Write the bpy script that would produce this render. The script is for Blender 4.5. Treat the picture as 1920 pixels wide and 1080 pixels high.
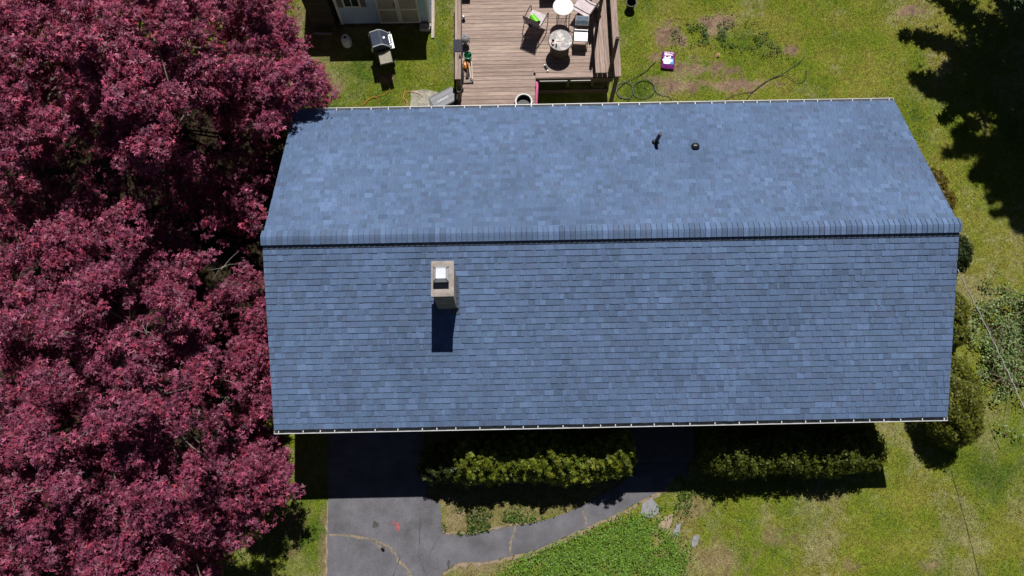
import bpy, bmesh, math, random
import numpy as np
from mathutils import Vector, Matrix

for _o in list(bpy.data.objects):
    bpy.data.objects.remove(_o)
random.seed(7)
rng = np.random.default_rng(11)
PI = math.pi
scene = bpy.context.scene
COL = scene.collection

# ------------------------------------------------------------------ camera
CAM = np.array([-2.3867, -5.7464, 21.1309])
TH, PSI, ROLL, FPX = 0.2657, -0.01744, -0.00206, 1414.7
def _axes():
    c, s = math.cos, math.sin
    fw = np.array([0, s(TH), -c(TH)]); up = np.array([0, c(TH), s(TH)]); rt = np.array([1., 0, 0])
    Z = np.array([[c(PSI), -s(PSI), 0], [s(PSI), c(PSI), 0], [0, 0, 1]])
    fw, up, rt = Z @ fw, Z @ up, Z @ rt
    return c(ROLL)*rt + s(ROLL)*up, -s(ROLL)*rt + c(ROLL)*up, fw
RT, UP, FW = _axes()
cam_data = bpy.data.cameras.new('camera'); cam = bpy.data.objects.new('camera', cam_data); COL.objects.link(cam)
cam_data.sensor_width = 36; cam_data.lens = 36*FPX/1920; cam_data.clip_start = .1; cam_data.clip_end = 2000
_m = Matrix.Identity(4)
for i in range(3):
    _m[i][0], _m[i][1], _m[i][2], _m[i][3] = RT[i], UP[i], -FW[i], CAM[i]
cam.matrix_world = _m
scene.camera = cam
def at(x, y, z=0.):
    """point of the place at height z that the survey photo shows at pixel x, y"""
    d = FW + RT*(x-960)/FPX - UP*(y-540)/FPX
    return CAM + d*((z-CAM[2])/d[2])

# ------------------------------------------------------------------ sky, sun, exposure
ELEV, AZ = math.radians(62.5), math.radians(10.)
world = bpy.data.worlds.new('World'); scene.world = world; world.use_nodes = True
nt = world.node_tree; nt.nodes.clear()
sky = nt.nodes.new('ShaderNodeTexSky'); sky.sky_type = 'NISHITA'; sky.sun_disc = False
sky.sun_elevation = ELEV; sky.sun_rotation = AZ; sky.air_density = .32; sky.dust_density = .15; sky.ozone_density = 1.0
bg = nt.nodes.new('ShaderNodeBackground'); bg.inputs[1].default_value = .05
wo = nt.nodes.new('ShaderNodeOutputWorld')
nt.links.new(sky.outputs[0], bg.inputs[0]); nt.links.new(bg.outputs[0], wo.inputs[0])
sun_d = bpy.data.lights.new('sun', 'SUN'); sun_d.energy = 5.0; sun_d.angle = math.radians(.5); sun_d.color = (1., .965, .91)
sun = bpy.data.objects.new('sun', sun_d); COL.objects.link(sun)
SUNV = Vector((-math.sin(AZ)*math.cos(ELEV), -math.cos(AZ)*math.cos(ELEV), -math.sin(ELEV)))
sun.rotation_euler = SUNV.to_track_quat('-Z', 'Y').to_euler(); sun.location = (10, 30, 60)
scene.view_settings.view_transform = 'Standard'; scene.view_settings.look = 'None'
scene.view_settings.gamma = 1; scene.view_settings.use_curve_mapping = False
scene.view_settings.exposure = -.1

# ------------------------------------------------------------------ materials
MATS = {}
def mat(name, col=(.5, .5, .5), rough=.7, metal=0., var=.25, scale=6., bump=.2, bscale=60., attr=False, trans=0., tcol=None, spec=.5, fine=None, stretch=None):
    if name in MATS: return MATS[name]
    m = bpy.data.materials.new(name); m.use_nodes = True
    t = m.node_tree; N = t.nodes; L = t.links; N.clear()
    out = N.new('ShaderNodeOutputMaterial'); b = N.new('ShaderNodeBsdfPrincipled')
    b.inputs['Roughness'].default_value = rough; b.inputs['Metallic'].default_value = metal
    b.inputs['Specular IOR Level'].default_value = spec
    tc = N.new('ShaderNodeTexCoord'); src = tc.outputs['Object']
    if stretch:
        mp = N.new('ShaderNodeMapping'); mp.inputs['Scale'].default_value = stretch; L.new(src, mp.inputs[0]); src = mp.outputs[0]
    if attr:
        a = N.new('ShaderNodeAttribute'); a.attribute_name = 'Col'; base = a.outputs['Color']
    else:
        r = N.new('ShaderNodeRGB'); r.outputs[0].default_value = (*col, 1); base = r.outputs[0]
    def modulate(base, sc, amt, det=4.):
        n = N.new('ShaderNodeTexNoise'); n.inputs['Scale'].default_value = sc; n.inputs['Detail'].default_value = det
        n.inputs['Roughness'].default_value = .6; L.new(src, n.inputs['Vector'])
        mr = N.new('ShaderNodeMapRange'); mr.inputs[1].default_value = .3; mr.inputs[2].default_value = .7
        mr.inputs[3].default_value = 1-amt; mr.inputs[4].default_value = 1+amt; L.new(n.outputs[0], mr.inputs[0])
        vm = N.new('ShaderNodeVectorMath'); vm.operation = 'SCALE'; L.new(base, vm.inputs[0]); L.new(mr.outputs[0], vm.inputs['Scale'])
        return vm.outputs[0]
    if var: base = modulate(base, scale, var)
    if fine: base = modulate(base, fine[0], fine[1], 2.)
    L.new(base, b.inputs['Base Color'])
    if bump:
        n = N.new('ShaderNodeTexNoise'); n.inputs['Scale'].default_value = bscale; n.inputs['Detail'].default_value = 3; L.new(src, n.inputs['Vector'])
        bp = N.new('ShaderNodeBump'); bp.inputs['Strength'].default_value = bump; bp.inputs['Distance'].default_value = .01
        L.new(n.outputs[0], bp.inputs['Height']); L.new(bp.outputs[0], b.inputs['Normal'])
    sh = b.outputs[0]
    if trans:
        tb = N.new('ShaderNodeBsdfTranslucent'); mx = N.new('ShaderNodeMixShader'); mx.inputs[0].default_value = trans
        if tcol:
            vm = N.new('ShaderNodeVectorMath'); vm.operation = 'MULTIPLY'; vm.inputs[1].default_value = tcol; L.new(base, vm.inputs[0]); L.new(vm.outputs[0], tb.inputs[0])
        else: L.new(base, tb.inputs[0])
        L.new(sh, mx.inputs[1]); L.new(tb.outputs[0], mx.inputs[2]); sh = mx.outputs[0]
    L.new(sh, out.inputs[0])
    MATS[name] = m
    return m

# ------------------------------------------------------------------ mesh helpers
OFF = {}
def tag(o, label=None, cat=None, group=None, kind=None):
    if label: o['label'] = label
    if cat: o['category'] = cat
    if group: o['group'] = group
    if kind: o['kind'] = kind
    return o
def thing(name, loc, label, cat, group=None, rz=0.):
    o = bpy.data.objects.new(name, None); COL.objects.link(o); o.location = [float(q) for q in loc]; o.rotation_euler = (0, 0, rz)
    o.empty_display_size = .2
    OFF[o] = Vector(o.location)
    return tag(o, label, cat, group)
def mesh_np(name, V, F, k, mat_, parent=None, cols=None, smooth=False, world=True):
    """V (n,3), F (m,k) numpy -> one object"""
    V = np.asarray(V, dtype=np.float32); F = np.asarray(F, dtype=np.int32)
    if parent is not None and world:
        V = V - np.array(OFF[parent], dtype=np.float32)
    me = bpy.data.meshes.new(name)
    me.vertices.add(len(V)); me.vertices.foreach_set('co', V.ravel())
    me.loops.add(F.size); me.loops.foreach_set('vertex_index', F.ravel())
    me.polygons.add(len(F)); me.polygons.foreach_set('loop_start', np.arange(0, F.size, k, dtype=np.int32))
    if smooth: me.polygons.foreach_set('use_smooth', np.ones(len(F), dtype=bool))
    if cols is not None:
        a = me.attributes.new('Col', 'FLOAT_COLOR', 'POINT')
        c4 = np.ones((len(V), 4), dtype=np.float32); c4[:, :3] = cols; a.data.foreach_set('color', c4.ravel())
    me.update(calc_edges=True); me.materials.append(mat_)
    o = bpy.data.objects.new(name, me); COL.objects.link(o)
    if parent is not None: o.parent = parent; OFF[o] = OFF[parent]
    return o
class MB:
    def __init__(s): s.v = []; s.f = []; s.c = []
    def add(s, vs, fs, col=None):
        n = len(s.v); s.v += [tuple(map(float, v)) for v in vs]; s.f += [tuple(i+n for i in f) for f in fs]
        s.c += [col or (1, 1, 1)]*len(vs); return s
    def box(s, x0, x1, y0, y1, z0, z1, col=None, rz=0., ctr=None):
        vs = [(x, y, z) for z in (z0, z1) for y in (y0, y1) for x in (x0, x1)]
        if rz:
            cx, cy = ctr or ((x0+x1)/2, (y0+y1)/2); c, sn = math.cos(rz), math.sin(rz)
            vs = [(cx+(x-cx)*c-(y-cy)*sn, cy+(x-cx)*sn+(y-cy)*c, z) for x, y, z in vs]
        return s.add(vs, [(0, 2, 3, 1), (4, 5, 7, 6), (0, 1, 5, 4), (2, 6, 7, 3), (0, 4, 6, 2), (1, 3, 7, 5)], col)
    def tube(s, pts, r, n=6, col=None, cap=True):
        P = [Vector([float(q) for q in p]) for p in pts]; R = r if isinstance(r, (list, tuple)) else [r]*len(P)
        vs = []; prev = None
        for i, p in enumerate(P):
            d = (P[min(i+1, len(P)-1)]-P[max(i-1, 0)]).normalized()
            if prev is None:
                a = d.orthogonal().normalized()
            else:
                a = (prev-d*prev.dot(d)); a = a.normalized() if a.length > 1e-6 else d.orthogonal().normalized()
            prev = a; b = d.cross(a)
            vs += [p+(a*math.cos(2*PI*k/n)+b*math.sin(2*PI*k/n))*R[i] for k in range(n)]
        fs = [(i*n+k, i*n+(k+1) % n, (i+1)*n+(k+1) % n, (i+1)*n+k) for i in range(len(P)-1) for k in range(n)]
        if cap: fs += [tuple(range(n-1, -1, -1)), tuple((len(P)-1)*n+k for k in range(n))]
        return s.add(vs, fs, col)
    def lathe(s, c, prof, n=20, col=None, sx=1., sy=1.):
        vs = [(c[0]+sx*r*math.cos(2*PI*k/n), c[1]+sy*r*math.sin(2*PI*k/n), c[2]+z) for r, z in prof for k in range(n)]
        fs = [(i*n+k, i*n+(k+1) % n, (i+1)*n+(k+1) % n, (i+1)*n+k) for i in range(len(prof)-1) for k in range(n)]
        fs += [tuple(range(n-1, -1, -1)), tuple((len(prof)-1)*n+k for k in range(n))]
        return s.add(vs, fs, col)
    def prism(s, poly, z0, z1, col=None):
        n = len(poly)
        vs = [(x, y, z0) for x, y in poly]+[(x, y, z1) for x, y in poly]
        fs = [tuple(range(n-1, -1, -1)), tuple(range(n, 2*n))]+[(i, (i+1) % n, n+(i+1) % n, n+i) for i in range(n)]
        return s.add(vs, fs, col)
    def ext_y(s, prof, y0, y1, col=None):    # profile in (x,z) extruded along y
        n = len(prof); vs = [(x, y0, z) for x, z in prof]+[(x, y1, z) for x, z in prof]
        fs = [tuple(range(n)), tuple(range(2*n-1, n-1, -1))]+[(i, n+i, n+(i+1) % n, (i+1) % n) for i in range(n)]
        return s.add(vs, fs, col)
    def ext_x(s, prof, x0, x1, col=None):    # profile in (y,z) extruded along x
        n = len(prof); vs = [(x0, y, z) for y, z in prof]+[(x1, y, z) for y, z in prof]
        fs = [tuple(range(n-1, -1, -1)), tuple(range(n, 2*n))]+[(i, (i+1) % n, n+(i+1) % n, n+i) for i in range(n)]
        return s.add(vs, fs, col)
    def build(s, name, m, parent=None, world=True, smooth=False, attr=False):
        off = OFF[parent] if (parent is not None and world) else Vector((0, 0, 0))
        me = bpy.data.meshes.new(name); me.from_pydata([(v[0]-off[0], v[1]-off[1], v[2]-off[2]) for v in s.v], [], s.f)
        if attr:
            a = me.attributes.new('Col', 'FLOAT_COLOR', 'POINT'); a.data.foreach_set('color', [q for c in s.c for q in (*c, 1.)])
        bm = bmesh.new(); bm.from_mesh(me); bmesh.ops.recalc_face_normals(bm, faces=bm.faces); bm.to_mesh(me); bm.free()
        if smooth:
            me.polygons.foreach_set('use_smooth', [True]*len(me.polygons))
            try: me.set_sharp_from_angle(angle=math.radians(40))
            except Exception: pass
        me.materials.append(m); me.update()
        o = bpy.data.objects.new(name, me); COL.objects.link(o)
        if parent is not None: o.parent = parent; OFF[o] = OFF[parent]
        else: OFF[o] = Vector((0, 0, 0))
        return o
def px(pts, z=0.): return [at(x, y, z) for x, y in pts]
def smooth_path(pts, n=6):
    P = [np.array(p, dtype=float) for p in pts]; out = []
    for i in range(len(P)-1):
        p0, p1, p2, p3 = P[max(i-1, 0)], P[i], P[i+1], P[min(i+2, len(P)-1)]
        for k in range(n):
            t = k/n
            out.append(.5*((2*p1)+(-p0+p2)*t+(2*p0-5*p1+4*p2-p3)*t*t+(-p0+3*p1-3*p2+p3)*t**3))
    out.append(P[-1]); return out
def inpoly(x, y, poly):
    r = np.zeros(np.shape(x), dtype=bool); n = len(poly)
    for i in range(n):
        x0, y0 = poly[i][:2]; x1, y1 = poly[(i+1) % n][:2]
        c = ((y0 > y) != (y1 > y)) & (x < (x1-x0)*(y-y0)/((y1-y0) if y1 != y0 else 1e-9)+x0)
        r ^= c
    return r
_perm = rng.random((256, 256))
def vnoise(x, y, sc):
    x = np.asarray(x)*sc+1000; y = np.asarray(y)*sc+1000
    xi = np.floor(x).astype(int); yi = np.floor(y).astype(int); fx = x-xi; fy = y-yi
    fx = fx*fx*(3-2*fx); fy = fy*fy*(3-2*fy)
    g = lambda a, b: _perm[a % 256, b % 256]
    return (g(xi, yi)*(1-fx)+g(xi+1, yi)*fx)*(1-fy)+(g(xi, yi+1)*(1-fx)+g(xi+1, yi+1)*fx)*fy
def fbm(x, y, sc, o=4):
    r = 0; a = .5; t = 0
    for i in range(o): r = r+a*vnoise(x+17*i, y-9*i, sc*2**i); t += a; a *= .55
    return r/t
def sstep(a, b, x): t = np.clip((x-a)/(b-a), 0, 1); return t*t*(3-2*t)

# house numbers
RIDGE_Z, HW, RISE, HL = 4.75, 4.148, 1.761, 8.0
EAVE_Z = RIDGE_Z-RISE
SLEN = math.hypot(HW, RISE); SC, SS = HW/SLEN, RISE/SLEN

# ------------------------------------------------------------------ ground
DRIVE = [(617, 790), (795, 790), (800, 930), (826, 946), (830, 1001), (826, 1040), (829, 1078), (812, 1140), (808, 1240), (800, 2300), (600, 2300)]
WALK_UP = [(830, 1001), (868, 1004), (905, 999), (935, 991), (965, 986), (1010, 978), (1060, 962), (1105, 940), (1150, 915), (1180, 890), (1190, 868)]
WALK_LO = [(829, 1074), (850, 1060), (868, 1054), (905, 1054), (935, 1048), (962, 1041), (1000, 1033), (1030, 1020), (1060, 1006), (1098, 990), (1122, 978), (1160, 962), (1190, 944), (1215, 932), (1250, 912), (1272, 888), (1276, 868)]
drive_w = [tuple(p[:2]) for p in px(DRIVE)]
def rough_edge(poly, amp, step=.12):
    out = []
    for i in range(len(poly)):
        a = np.array(poly[i][:2]); b = np.array(poly[(i+1) % len(poly)][:2]); n = max(1, int(np.linalg.norm(b-a)/step))
        for k in range(n):
            q = a+(b-a)*k/n; q = q+(rng.random(2)-.5)*amp*(k > 0); out.append(tuple(q))
    return out
walk_px = WALK_UP+WALK_LO[::-1]
WALK_UP = [(812, 1001)]+WALK_UP; WALK_LO = [(812, 1076)]+WALK_LO
walk_w = [tuple(p[:2]) for p in smooth_path(px(WALK_UP), 3)]+[tuple(p[:2]) for p in smooth_path(px(WALK_LO[::-1]), 3)]
CLOVER = [tuple(p[:2]) for p in px([(940, 1080), (985, 1045), (1040, 1025), (1090, 1008), (1140, 985), (1180, 968), (1215, 975), (1245, 1000), (1275, 1015), (1290, 1045), (1275, 1080), (1240, 1130), (950, 1130)])]
BED = [tuple(p[:2]) for p in px([(800, 805), (1190, 805), (1190, 868), (1150, 915), (1060, 962), (965, 985), (905, 999), (832, 1001), (828, 950), (800, 930)])]
DIRT = [(1250, 62, 22, 22), (1272, 75, 16, 18), (1345, 40, 30, 14), (1335, 58, 16, 9), (1305, 128, 60, 17), (1285, 160, 62, 15), (1360, 162, 58, 12), (1232, 150, 24, 12), (1230, 108, 14, 9), (1400, 158, 40, 10),
        (1480, 95, 14, 8), (1365, 1050, 55, 30), (1295, 952, 26, 16), (1595, 1062, 14, 8), (1450, 1010, 30, 16), (1700, 20, 30, 14), (590, 45, 22, 30), (560, 55, 12, 30), (630, 165, 18, 14), (722, 148, 14, 10),
        (1030, 1050, 60, 12), (900, 1065, 40, 14), (606, 1040, 8, 60), (545, 990, 20, 40), (1750, 1060, 20, 10)]
LUSH = [(1370, 75, 50, 18), (1300, 60, 20, 20), (1390, 130, 40, 26), (1180, 60, 30, 60), (700, 130, 60, 30), (830, 60, 14, 60), (590, 1000, 26, 50), (1500, 120, 30, 16), (1720, 90, 20, 40), (1730, 250, 20, 40), (1830, 330, 30, 40), (1850, 900, 40, 60), (1200, 170, 40, 26)]
def ground_col(x, y):
    n1 = fbm(x, y, .35, 4); n2 = fbm(x+40, y+9, 1.3, 4); n3 = fbm(x-7, y+71, 5., 3)
    # how lush: greener by the shed and left, drier on the right lawn
    n4 = fbm(x+3, y-8, 14., 2); lush = .33+.8*(n1-.5)+1.1*(n2-.5)+.8*(n3-.5)+.35*(n4-.5)
    lush = lush+.26*sstep(-3.0, -6.0, x)-.02*sstep(2, 8, x)
    for (cx, cy, rx, ry) in LUSH:
        c = at(cx, cy); k = 61.; d = ((x-c[0])/(rx/k))**2+((y-c[1])/(ry/k))**2
        lush = lush+.4*np.exp(-d*.8)
    lush = np.clip(lush, 0, 1)[..., None]
    green = np.array([.116, .150, .013]); olive = np.array([.172, .166, .030]); deep = np.array([.042, .078, .010]); tan = np.array([.235, .195, .115])
    c = np.where(lush > .5, olive*0+green+(deep-green)*np.clip((lush-.5)*1.7, 0, 1), olive+(green-olive)*np.clip(lush*2, 0, 1))
    dry = np.clip((fbm(x+13, y-31, .8, 5)-.55)*5+(n3-.5)*3.2+(n4-.5)*1.5, 0, 1)[..., None]*(1-lush)
    c = c+(tan-c)*np.clip(dry, 0, .55)
    dirt_shade = np.zeros(np.shape(x))
    for (cx, cy, rx, ry) in DIRT:
        q = at(cx, cy); k = 61.; d = np.sqrt(((x-q[0])/(rx/k))**2+((y-q[1])/(ry/k))**2)
        dirt_shade = np.maximum(dirt_shade, (.55 if cy > 900 else 1.)*sstep(1.35, .4, d+(n2-.5)*1.5+(n3-.5)*2.0+(n4-.5)*1.2))
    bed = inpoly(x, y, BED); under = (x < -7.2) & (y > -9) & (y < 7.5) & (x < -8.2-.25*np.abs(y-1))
    dirt_shade = np.maximum(dirt_shade, np.where(bed, .45*sstep(.35, .6, n2+.2), 0)); dirt_shade = np.maximum(dirt_shade, np.where(under, .92, 0))
    soil = np.where(under[..., None], np.array([.026, .015, .014]), np.array([.190, .122, .092]))*(.7+.6*n3[..., None])  # near-black litter tone paints the maples' shade into the ground
    c = c+(soil-c)*np.clip(dirt_shade, 0, .92)[..., None]
    return c*(.76+.45*n3[..., None]+.31*n4[..., None]), dirt_shade
gx = np.arange(-22, 19.01, .1); gy = np.arange(-15, 14.01, .1)
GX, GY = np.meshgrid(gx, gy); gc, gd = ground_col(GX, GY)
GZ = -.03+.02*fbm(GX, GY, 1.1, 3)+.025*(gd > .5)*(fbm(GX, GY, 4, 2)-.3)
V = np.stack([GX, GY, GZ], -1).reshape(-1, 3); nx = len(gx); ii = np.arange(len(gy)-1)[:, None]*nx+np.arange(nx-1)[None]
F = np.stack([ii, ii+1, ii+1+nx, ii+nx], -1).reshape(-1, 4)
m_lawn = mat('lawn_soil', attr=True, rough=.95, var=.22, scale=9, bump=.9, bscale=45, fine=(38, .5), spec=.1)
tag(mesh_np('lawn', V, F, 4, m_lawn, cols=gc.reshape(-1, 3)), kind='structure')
m_far = mat('far_grass', (.135, .145, .024), rough=.95, var=.4, scale=1.2, bump=.6, bscale=30, fine=(25, .3), spec=.1)
b = MB(); b.box(-300, 300, -300, 300, -.4, -.08); tag(b.build('ground', m_far), kind='structure')

m_asph = mat('asphalt', (.136, .132, .150), rough=.85, var=.28, scale=1.6, bump=.5, bscale=180, fine=(70, .30), spec=.3)
b = MB(); b.prism(rough_edge(drive_w, .035), -.06, .006); drive = tag(b.build('driveway', m_asph), kind='structure')
b = MB(); b.prism(walk_w, -.06, .002); walk = tag(b.build('walkway', m_asph), kind='structure')
m_crack = mat('crack_fill', (.22, .18, .13), rough=.95, var=.4, scale=12, bump=.5)
def ribbon(pts, w, z, jit=.015):
    P = smooth_path(pts, 5); vs = []; fs = []
    for i, p in enumerate(P):
        d = P[min(i+1, len(P)-1)]-P[max(i-1, 0)]; d = d/max(1e-6, np.linalg.norm(d[:2])); nrm = np.array([-d[1], d[0]])
        ww = w*(.4+1.2*random.random()); c = p[:2]+nrm*(random.random()-.5)*jit*2
        vs += [(*(c+nrm*ww/2), z), (*(c-nrm*ww/2), z)]
    fs = [(2*i, 2*i+1, 2*i+3, 2*i+2) for i in range(len(P)-1)]
    return vs, fs
def ribbon_obj(name, pts, w, z, m, parent, jit=.015):
    vs, fs = ribbon(pts, w, z, jit); b = MB(); b.add(vs, fs); return b.build(name, m, parent)
for pl, w in (([(617, 1003), (640, 1003), (672, 1007), (700, 1012), (722, 1022), (738, 1034), (748, 1052), (762, 1066), (775, 1090)], .06), ([(700, 1014), (712, 1026), (722, 1034)], .05)):
    ribbon_obj('crack', px(pl), w, .0105, m_crack, drive)
for pl in ([(788, 960), (787, 1000), (786, 1040), (792, 1062), (803, 1085)], [(826, 1003), (815, 1020), (806, 1040)], [(750, 1040), (745, 1060), (735, 1085)]):
    ribbon_obj('crack', px(pl), .012, .0105, mat('dark_crack', (.04, .04, .045), var=.3), drive)
for pl in ([(967, 985), (962, 1002), (957, 1018), (958, 1042)], [(1092, 958), (1098, 975), (1101, 990)]):
    ribbon_obj('crack', px(pl), .05, .0065, m_crack, walk)
def blob(name, c, r, z, m, parent, sx=1., sy=1., n=18, th=.004):
    vs = [(c[0]+math.cos(2*PI*k/n)*r*sx*(.65+.6*random.random()), c[1]+math.sin(2*PI*k/n)*r*sy*(.65+.6*random.random())) for k in range(n)]
    b = MB(); b.prism(vs, z-.003, z); return b.build(name, m, parent)
blob('red_paint_stain', at(746, 987), .085, .0105, mat('red_stain', (.30, .08, .095), var=.5, scale=20), drive, .8, 1.4)
blob('red_paint_stain', at(737, 980), .05, .0105, mat('faint_stain', (.19, .085, .095), var=.5, scale=20), drive, 1.4, 1.)
blob('oil_stain', at(704, 984), .10, .0105, mat('oil_stain', (.055, .05, .05), var=.4, scale=9), drive, 1., .8)
blob('oil_stain', at(718, 1030), .07, .0105, mat('oil_stain'), drive, 1., 1.2)
blob('oil_stain', at(841, 1057), .07, .0066, mat('oil_stain'), walk, .6, 1.5)
m_edge = mat('sandy_edge', (.27, .205, .14), rough=.95, var=.35, scale=8, bump=.6)
ribbon_obj('sandy_edge', px([(p[0]+2, p[1]+3) for p in WALK_LO[1:-2]]), .12, -.004, m_edge, walk, .05)
ribbon_obj('sandy_edge', px([(p[0], p[1]-3) for p in WALK_UP[1:7]]), .05, -.004, m_edge, walk, .03)
ribbon_obj('sandy_edge', px([(616, 940), (615, 1000), (613, 1050), (612, 1100)]), .08, -.004, m_edge, drive, .04)
# stepping stones
SLABC = {'g': (.25, .25, .27), 't': (.32, .235, .17)}
for poly, k, lab in (([(1201, 962), (1204, 945), (1222, 933), (1234, 948), (1235, 962), (1222, 970), (1205, 969)], 'g', 'large pale grey pointed stepping stone at the end of the asphalt path'),
                     ([(1232, 990), (1243, 970), (1261, 964), (1259, 980), (1250, 996), (1240, 995)], 't', 'tan wedge-shaped stepping stone, second from the asphalt path'),
                     ([(1261, 1000), (1268, 984), (1277, 981), (1274, 1000), (1266, 1007)], 'g', 'small narrow grey stepping stone, third from the asphalt path'),
                     ([(1296, 1022), (1300, 1005), (1312, 1002), (1308, 1020), (1300, 1027)], 'g', 'grey stepping stone farthest out on the lawn')):
    b = MB(); b.prism(rough_edge([q[:2] for q in px(poly)], .03, .1), -.05, .02)
    tag(b.build('stepping_stone', mat('flag_'+k, SLABC[k], rough=.8, var=.25, scale=7, bump=.4)), lab, 'stepping stone', 'stepping stones from the path')

# grass blades
def leaf_verts(C, Nn, size, shape, roll=None):
    """shape: list of quads in leaf plane (k,4,3) ; returns V,F"""
    n = len(C); Nn = Nn/np.linalg.norm(Nn, axis=1, keepdims=True)
    ref = rng.normal(size=(n, 3)); a = np.cross(Nn, ref); a /= np.linalg.norm(a, axis=1, keepdims=True)+1e-9; bb = np.cross(Nn, a)
    S = np.asarray(shape, dtype=float); kq, kv = S.shape[:2]; S = S.reshape(-1, 3)
    V = C[:, None, :]+size[:, None, None]*(S[None, :, 0:1]*a[:, None]+S[None, :, 1:2]*bb[:, None]+S[None, :, 2:3]*Nn[:, None])
    V = V.reshape(-1, 3); F = np.arange(len(V)).reshape(-1, kv)
    return V, F, kv, len(S)
def kite(ang, ln, w, drop=.15):
    c, s = math.cos(ang), math.sin(ang)
    p = [(0, 0, 0), (.45*ln, w, .03), (ln, 0, -drop), (.45*ln, -w, .03)]
    return [(x*c-y*s, x*s+y*c, z) for x, y, z in p]
MAPLE = [kite(0, 1., .17), kite(1.05, .85, .16), kite(-1.05, .85, .16)]
OVAL = [kite(0, 1., .3)]
NEEDLE = [kite(0, 1., .13, .1), kite(.7, .8, .12, .1), kite(-.7, .8, .12, .1)]
ROSETTE = [kite(k*2*PI/5, 1., .26, .1) for k in range(5)]
def grass_area(n, x0, x1, y0, y1):
    x = rng.uniform(x0, x1, n); y = rng.uniform(y0, y1, n)
    keep = ~inpoly(x, y, drive_w) & ~inpoly(x, y, walk_w) & ~((np.abs(x) < 7.7) & (np.abs(y) < 3.75)) & ~((x > -3.7) & (x < .95) & (y > 3.7)) & ~((x > -8.4) & (x < -4.7) & (y > 8.9)) & ~((x < -8.4-.25*np.abs(y-1)) & (y > -9) & (y < 7.5))
    x, y = x[keep], y[keep]; c, d = ground_col(x, y)
    k = rng.random(len(x)) > d*.9; return x[k], y[k], c[k]
x, y, c = grass_area(430000, -11.5, 15.5, -9.5, 11.0)
n = len(x)
lean = rng.normal(size=(n, 2)); lean /= np.linalg.norm(lean, axis=1, keepdims=True)
h = rng.uniform(.02, .05, n); ln = rng.uniform(.015, .05, n); w = rng.uniform(.005, .011, n)
side = np.stack([-lean[:, 1], lean[:, 0]], -1)
z0 = np.full(n, -.022)
A = np.stack([x+side[:, 0]*w, y+side[:, 1]*w, z0], -1); B = np.stack([x-side[:, 0]*w, y-side[:, 1]*w, z0], -1)
T = np.stack([x+lean[:, 0]*ln, y+lean[:, 1]*ln, z0+h], -1)
V = np.stack([A, B, T], 1).reshape(-1, 3); F = np.arange(3*n).reshape(-1, 3)
cb = c*rng.uniform(.7, 1.5, (n, 1))*(1+rng.normal(0, .06, (n, 3))); cb = np.clip(cb, .005, .5)
m_blade = mat('grass_blade', attr=True, rough=.6, var=0, bump=0, trans=.25, spec=.3)
tag(mesh_np('grass', V, F, 3, m_blade, cols=np.repeat(cb, 3, 0)), 'short patchy lawn grass around the house', 'grass', kind='stuff')
# clover / leafy ground cover, bottom
def scatter_poly(poly, n):
    P = np.array([p[:2] for p in poly]); lo, hi = P.min(0), P.max(0); q = rng.uniform(lo, hi, (n, 2)); return q[inpoly(q[:, 0], q[:, 1], poly)]
q = scatter_poly(CLOVER, 34000); q = q+rng.normal(0, .14, q.shape); q = q[~inpoly(q[:, 0], q[:, 1], walk_w)]; q = q[fbm(q[:, 0], q[:, 1], 2.2, 3)+.35*rng.random(len(q)) > .52]
zz = .0+.16*fbm(q[:, 0], q[:, 1], 5, 2)+.05*rng.random(len(q))
Nn = np.stack([rng.normal(0, .5, len(q)), rng.normal(0, .5, len(q)), np.ones(len(q))], -1)
V, F, kv, per = leaf_verts(np.column_stack([q, zz]), Nn, rng.uniform(.03, .065, len(q)), OVAL)
cc = np.array([.15, .27, .030])*rng.uniform(.5, 1.6, (len(q), 1))*(1+rng.normal(0, .08, (len(q), 3)))
m_leaf = mat('green_leaf', attr=True, rough=.5, var=0, bump=0, trans=.3, spec=.35)
tag(mesh_np('ground_cover', V, F, kv, m_leaf, cols=np.repeat(np.clip(cc, 0, 1), per, 0)), 'bright green leafy ground cover beside the asphalt path', 'ground cover', kind='stuff')
for (wx, wy, r, nn, tint) in ((1345, 58, .7, 900, (.10, .15, .05)), (1390, 72, .6, 900, (.06, .13, .02)), (1300, 68, .5, 700, (.07, .14, .02)), (1440, 90, .5, 300, (.11, .12, .06)), (905, 985, .9, 1500, (.09, .14, .03)), (870, 975, .6, 700, (.12, .13, .04)), (960, 985, .5, 900, (.08, .15, .02)), (1270, 935, .7, 900, (.08, .14, .02))):
    cw = at(wx, wy); q = rng.normal(0, r*.6, (nn, 2))*[1.3, .6]+cw[:2]; q = q[fbm(q[:, 0], q[:, 1], 3.5, 2) > .48]
    if wy > 800: q = q[~inpoly(q[:, 0], q[:, 1], walk_w) & ~inpoly(q[:, 0], q[:, 1], drive_w)]
    k = len(q); Nn = np.stack([rng.normal(0, .6, k), rng.normal(0, .6, k), np.ones(k)], -1)
    V, F, kv, per = leaf_verts(np.column_stack([q, rng.uniform(.0, .10, k)]), Nn, rng.uniform(.03, .08, k), OVAL)
    cc = np.array(tint)*rng.uniform(.6, 1.6, (k, 1))*(1+rng.normal(0, .1, (k, 3)))
    tag(mesh_np('weeds', V, F, kv, m_leaf, cols=np.repeat(np.clip(cc, 0, 1), per, 0)), 'low weeds growing in the worn lawn' if wy < 300 else 'low weeds along the edge of the asphalt path', 'weeds', kind='stuff')
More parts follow.
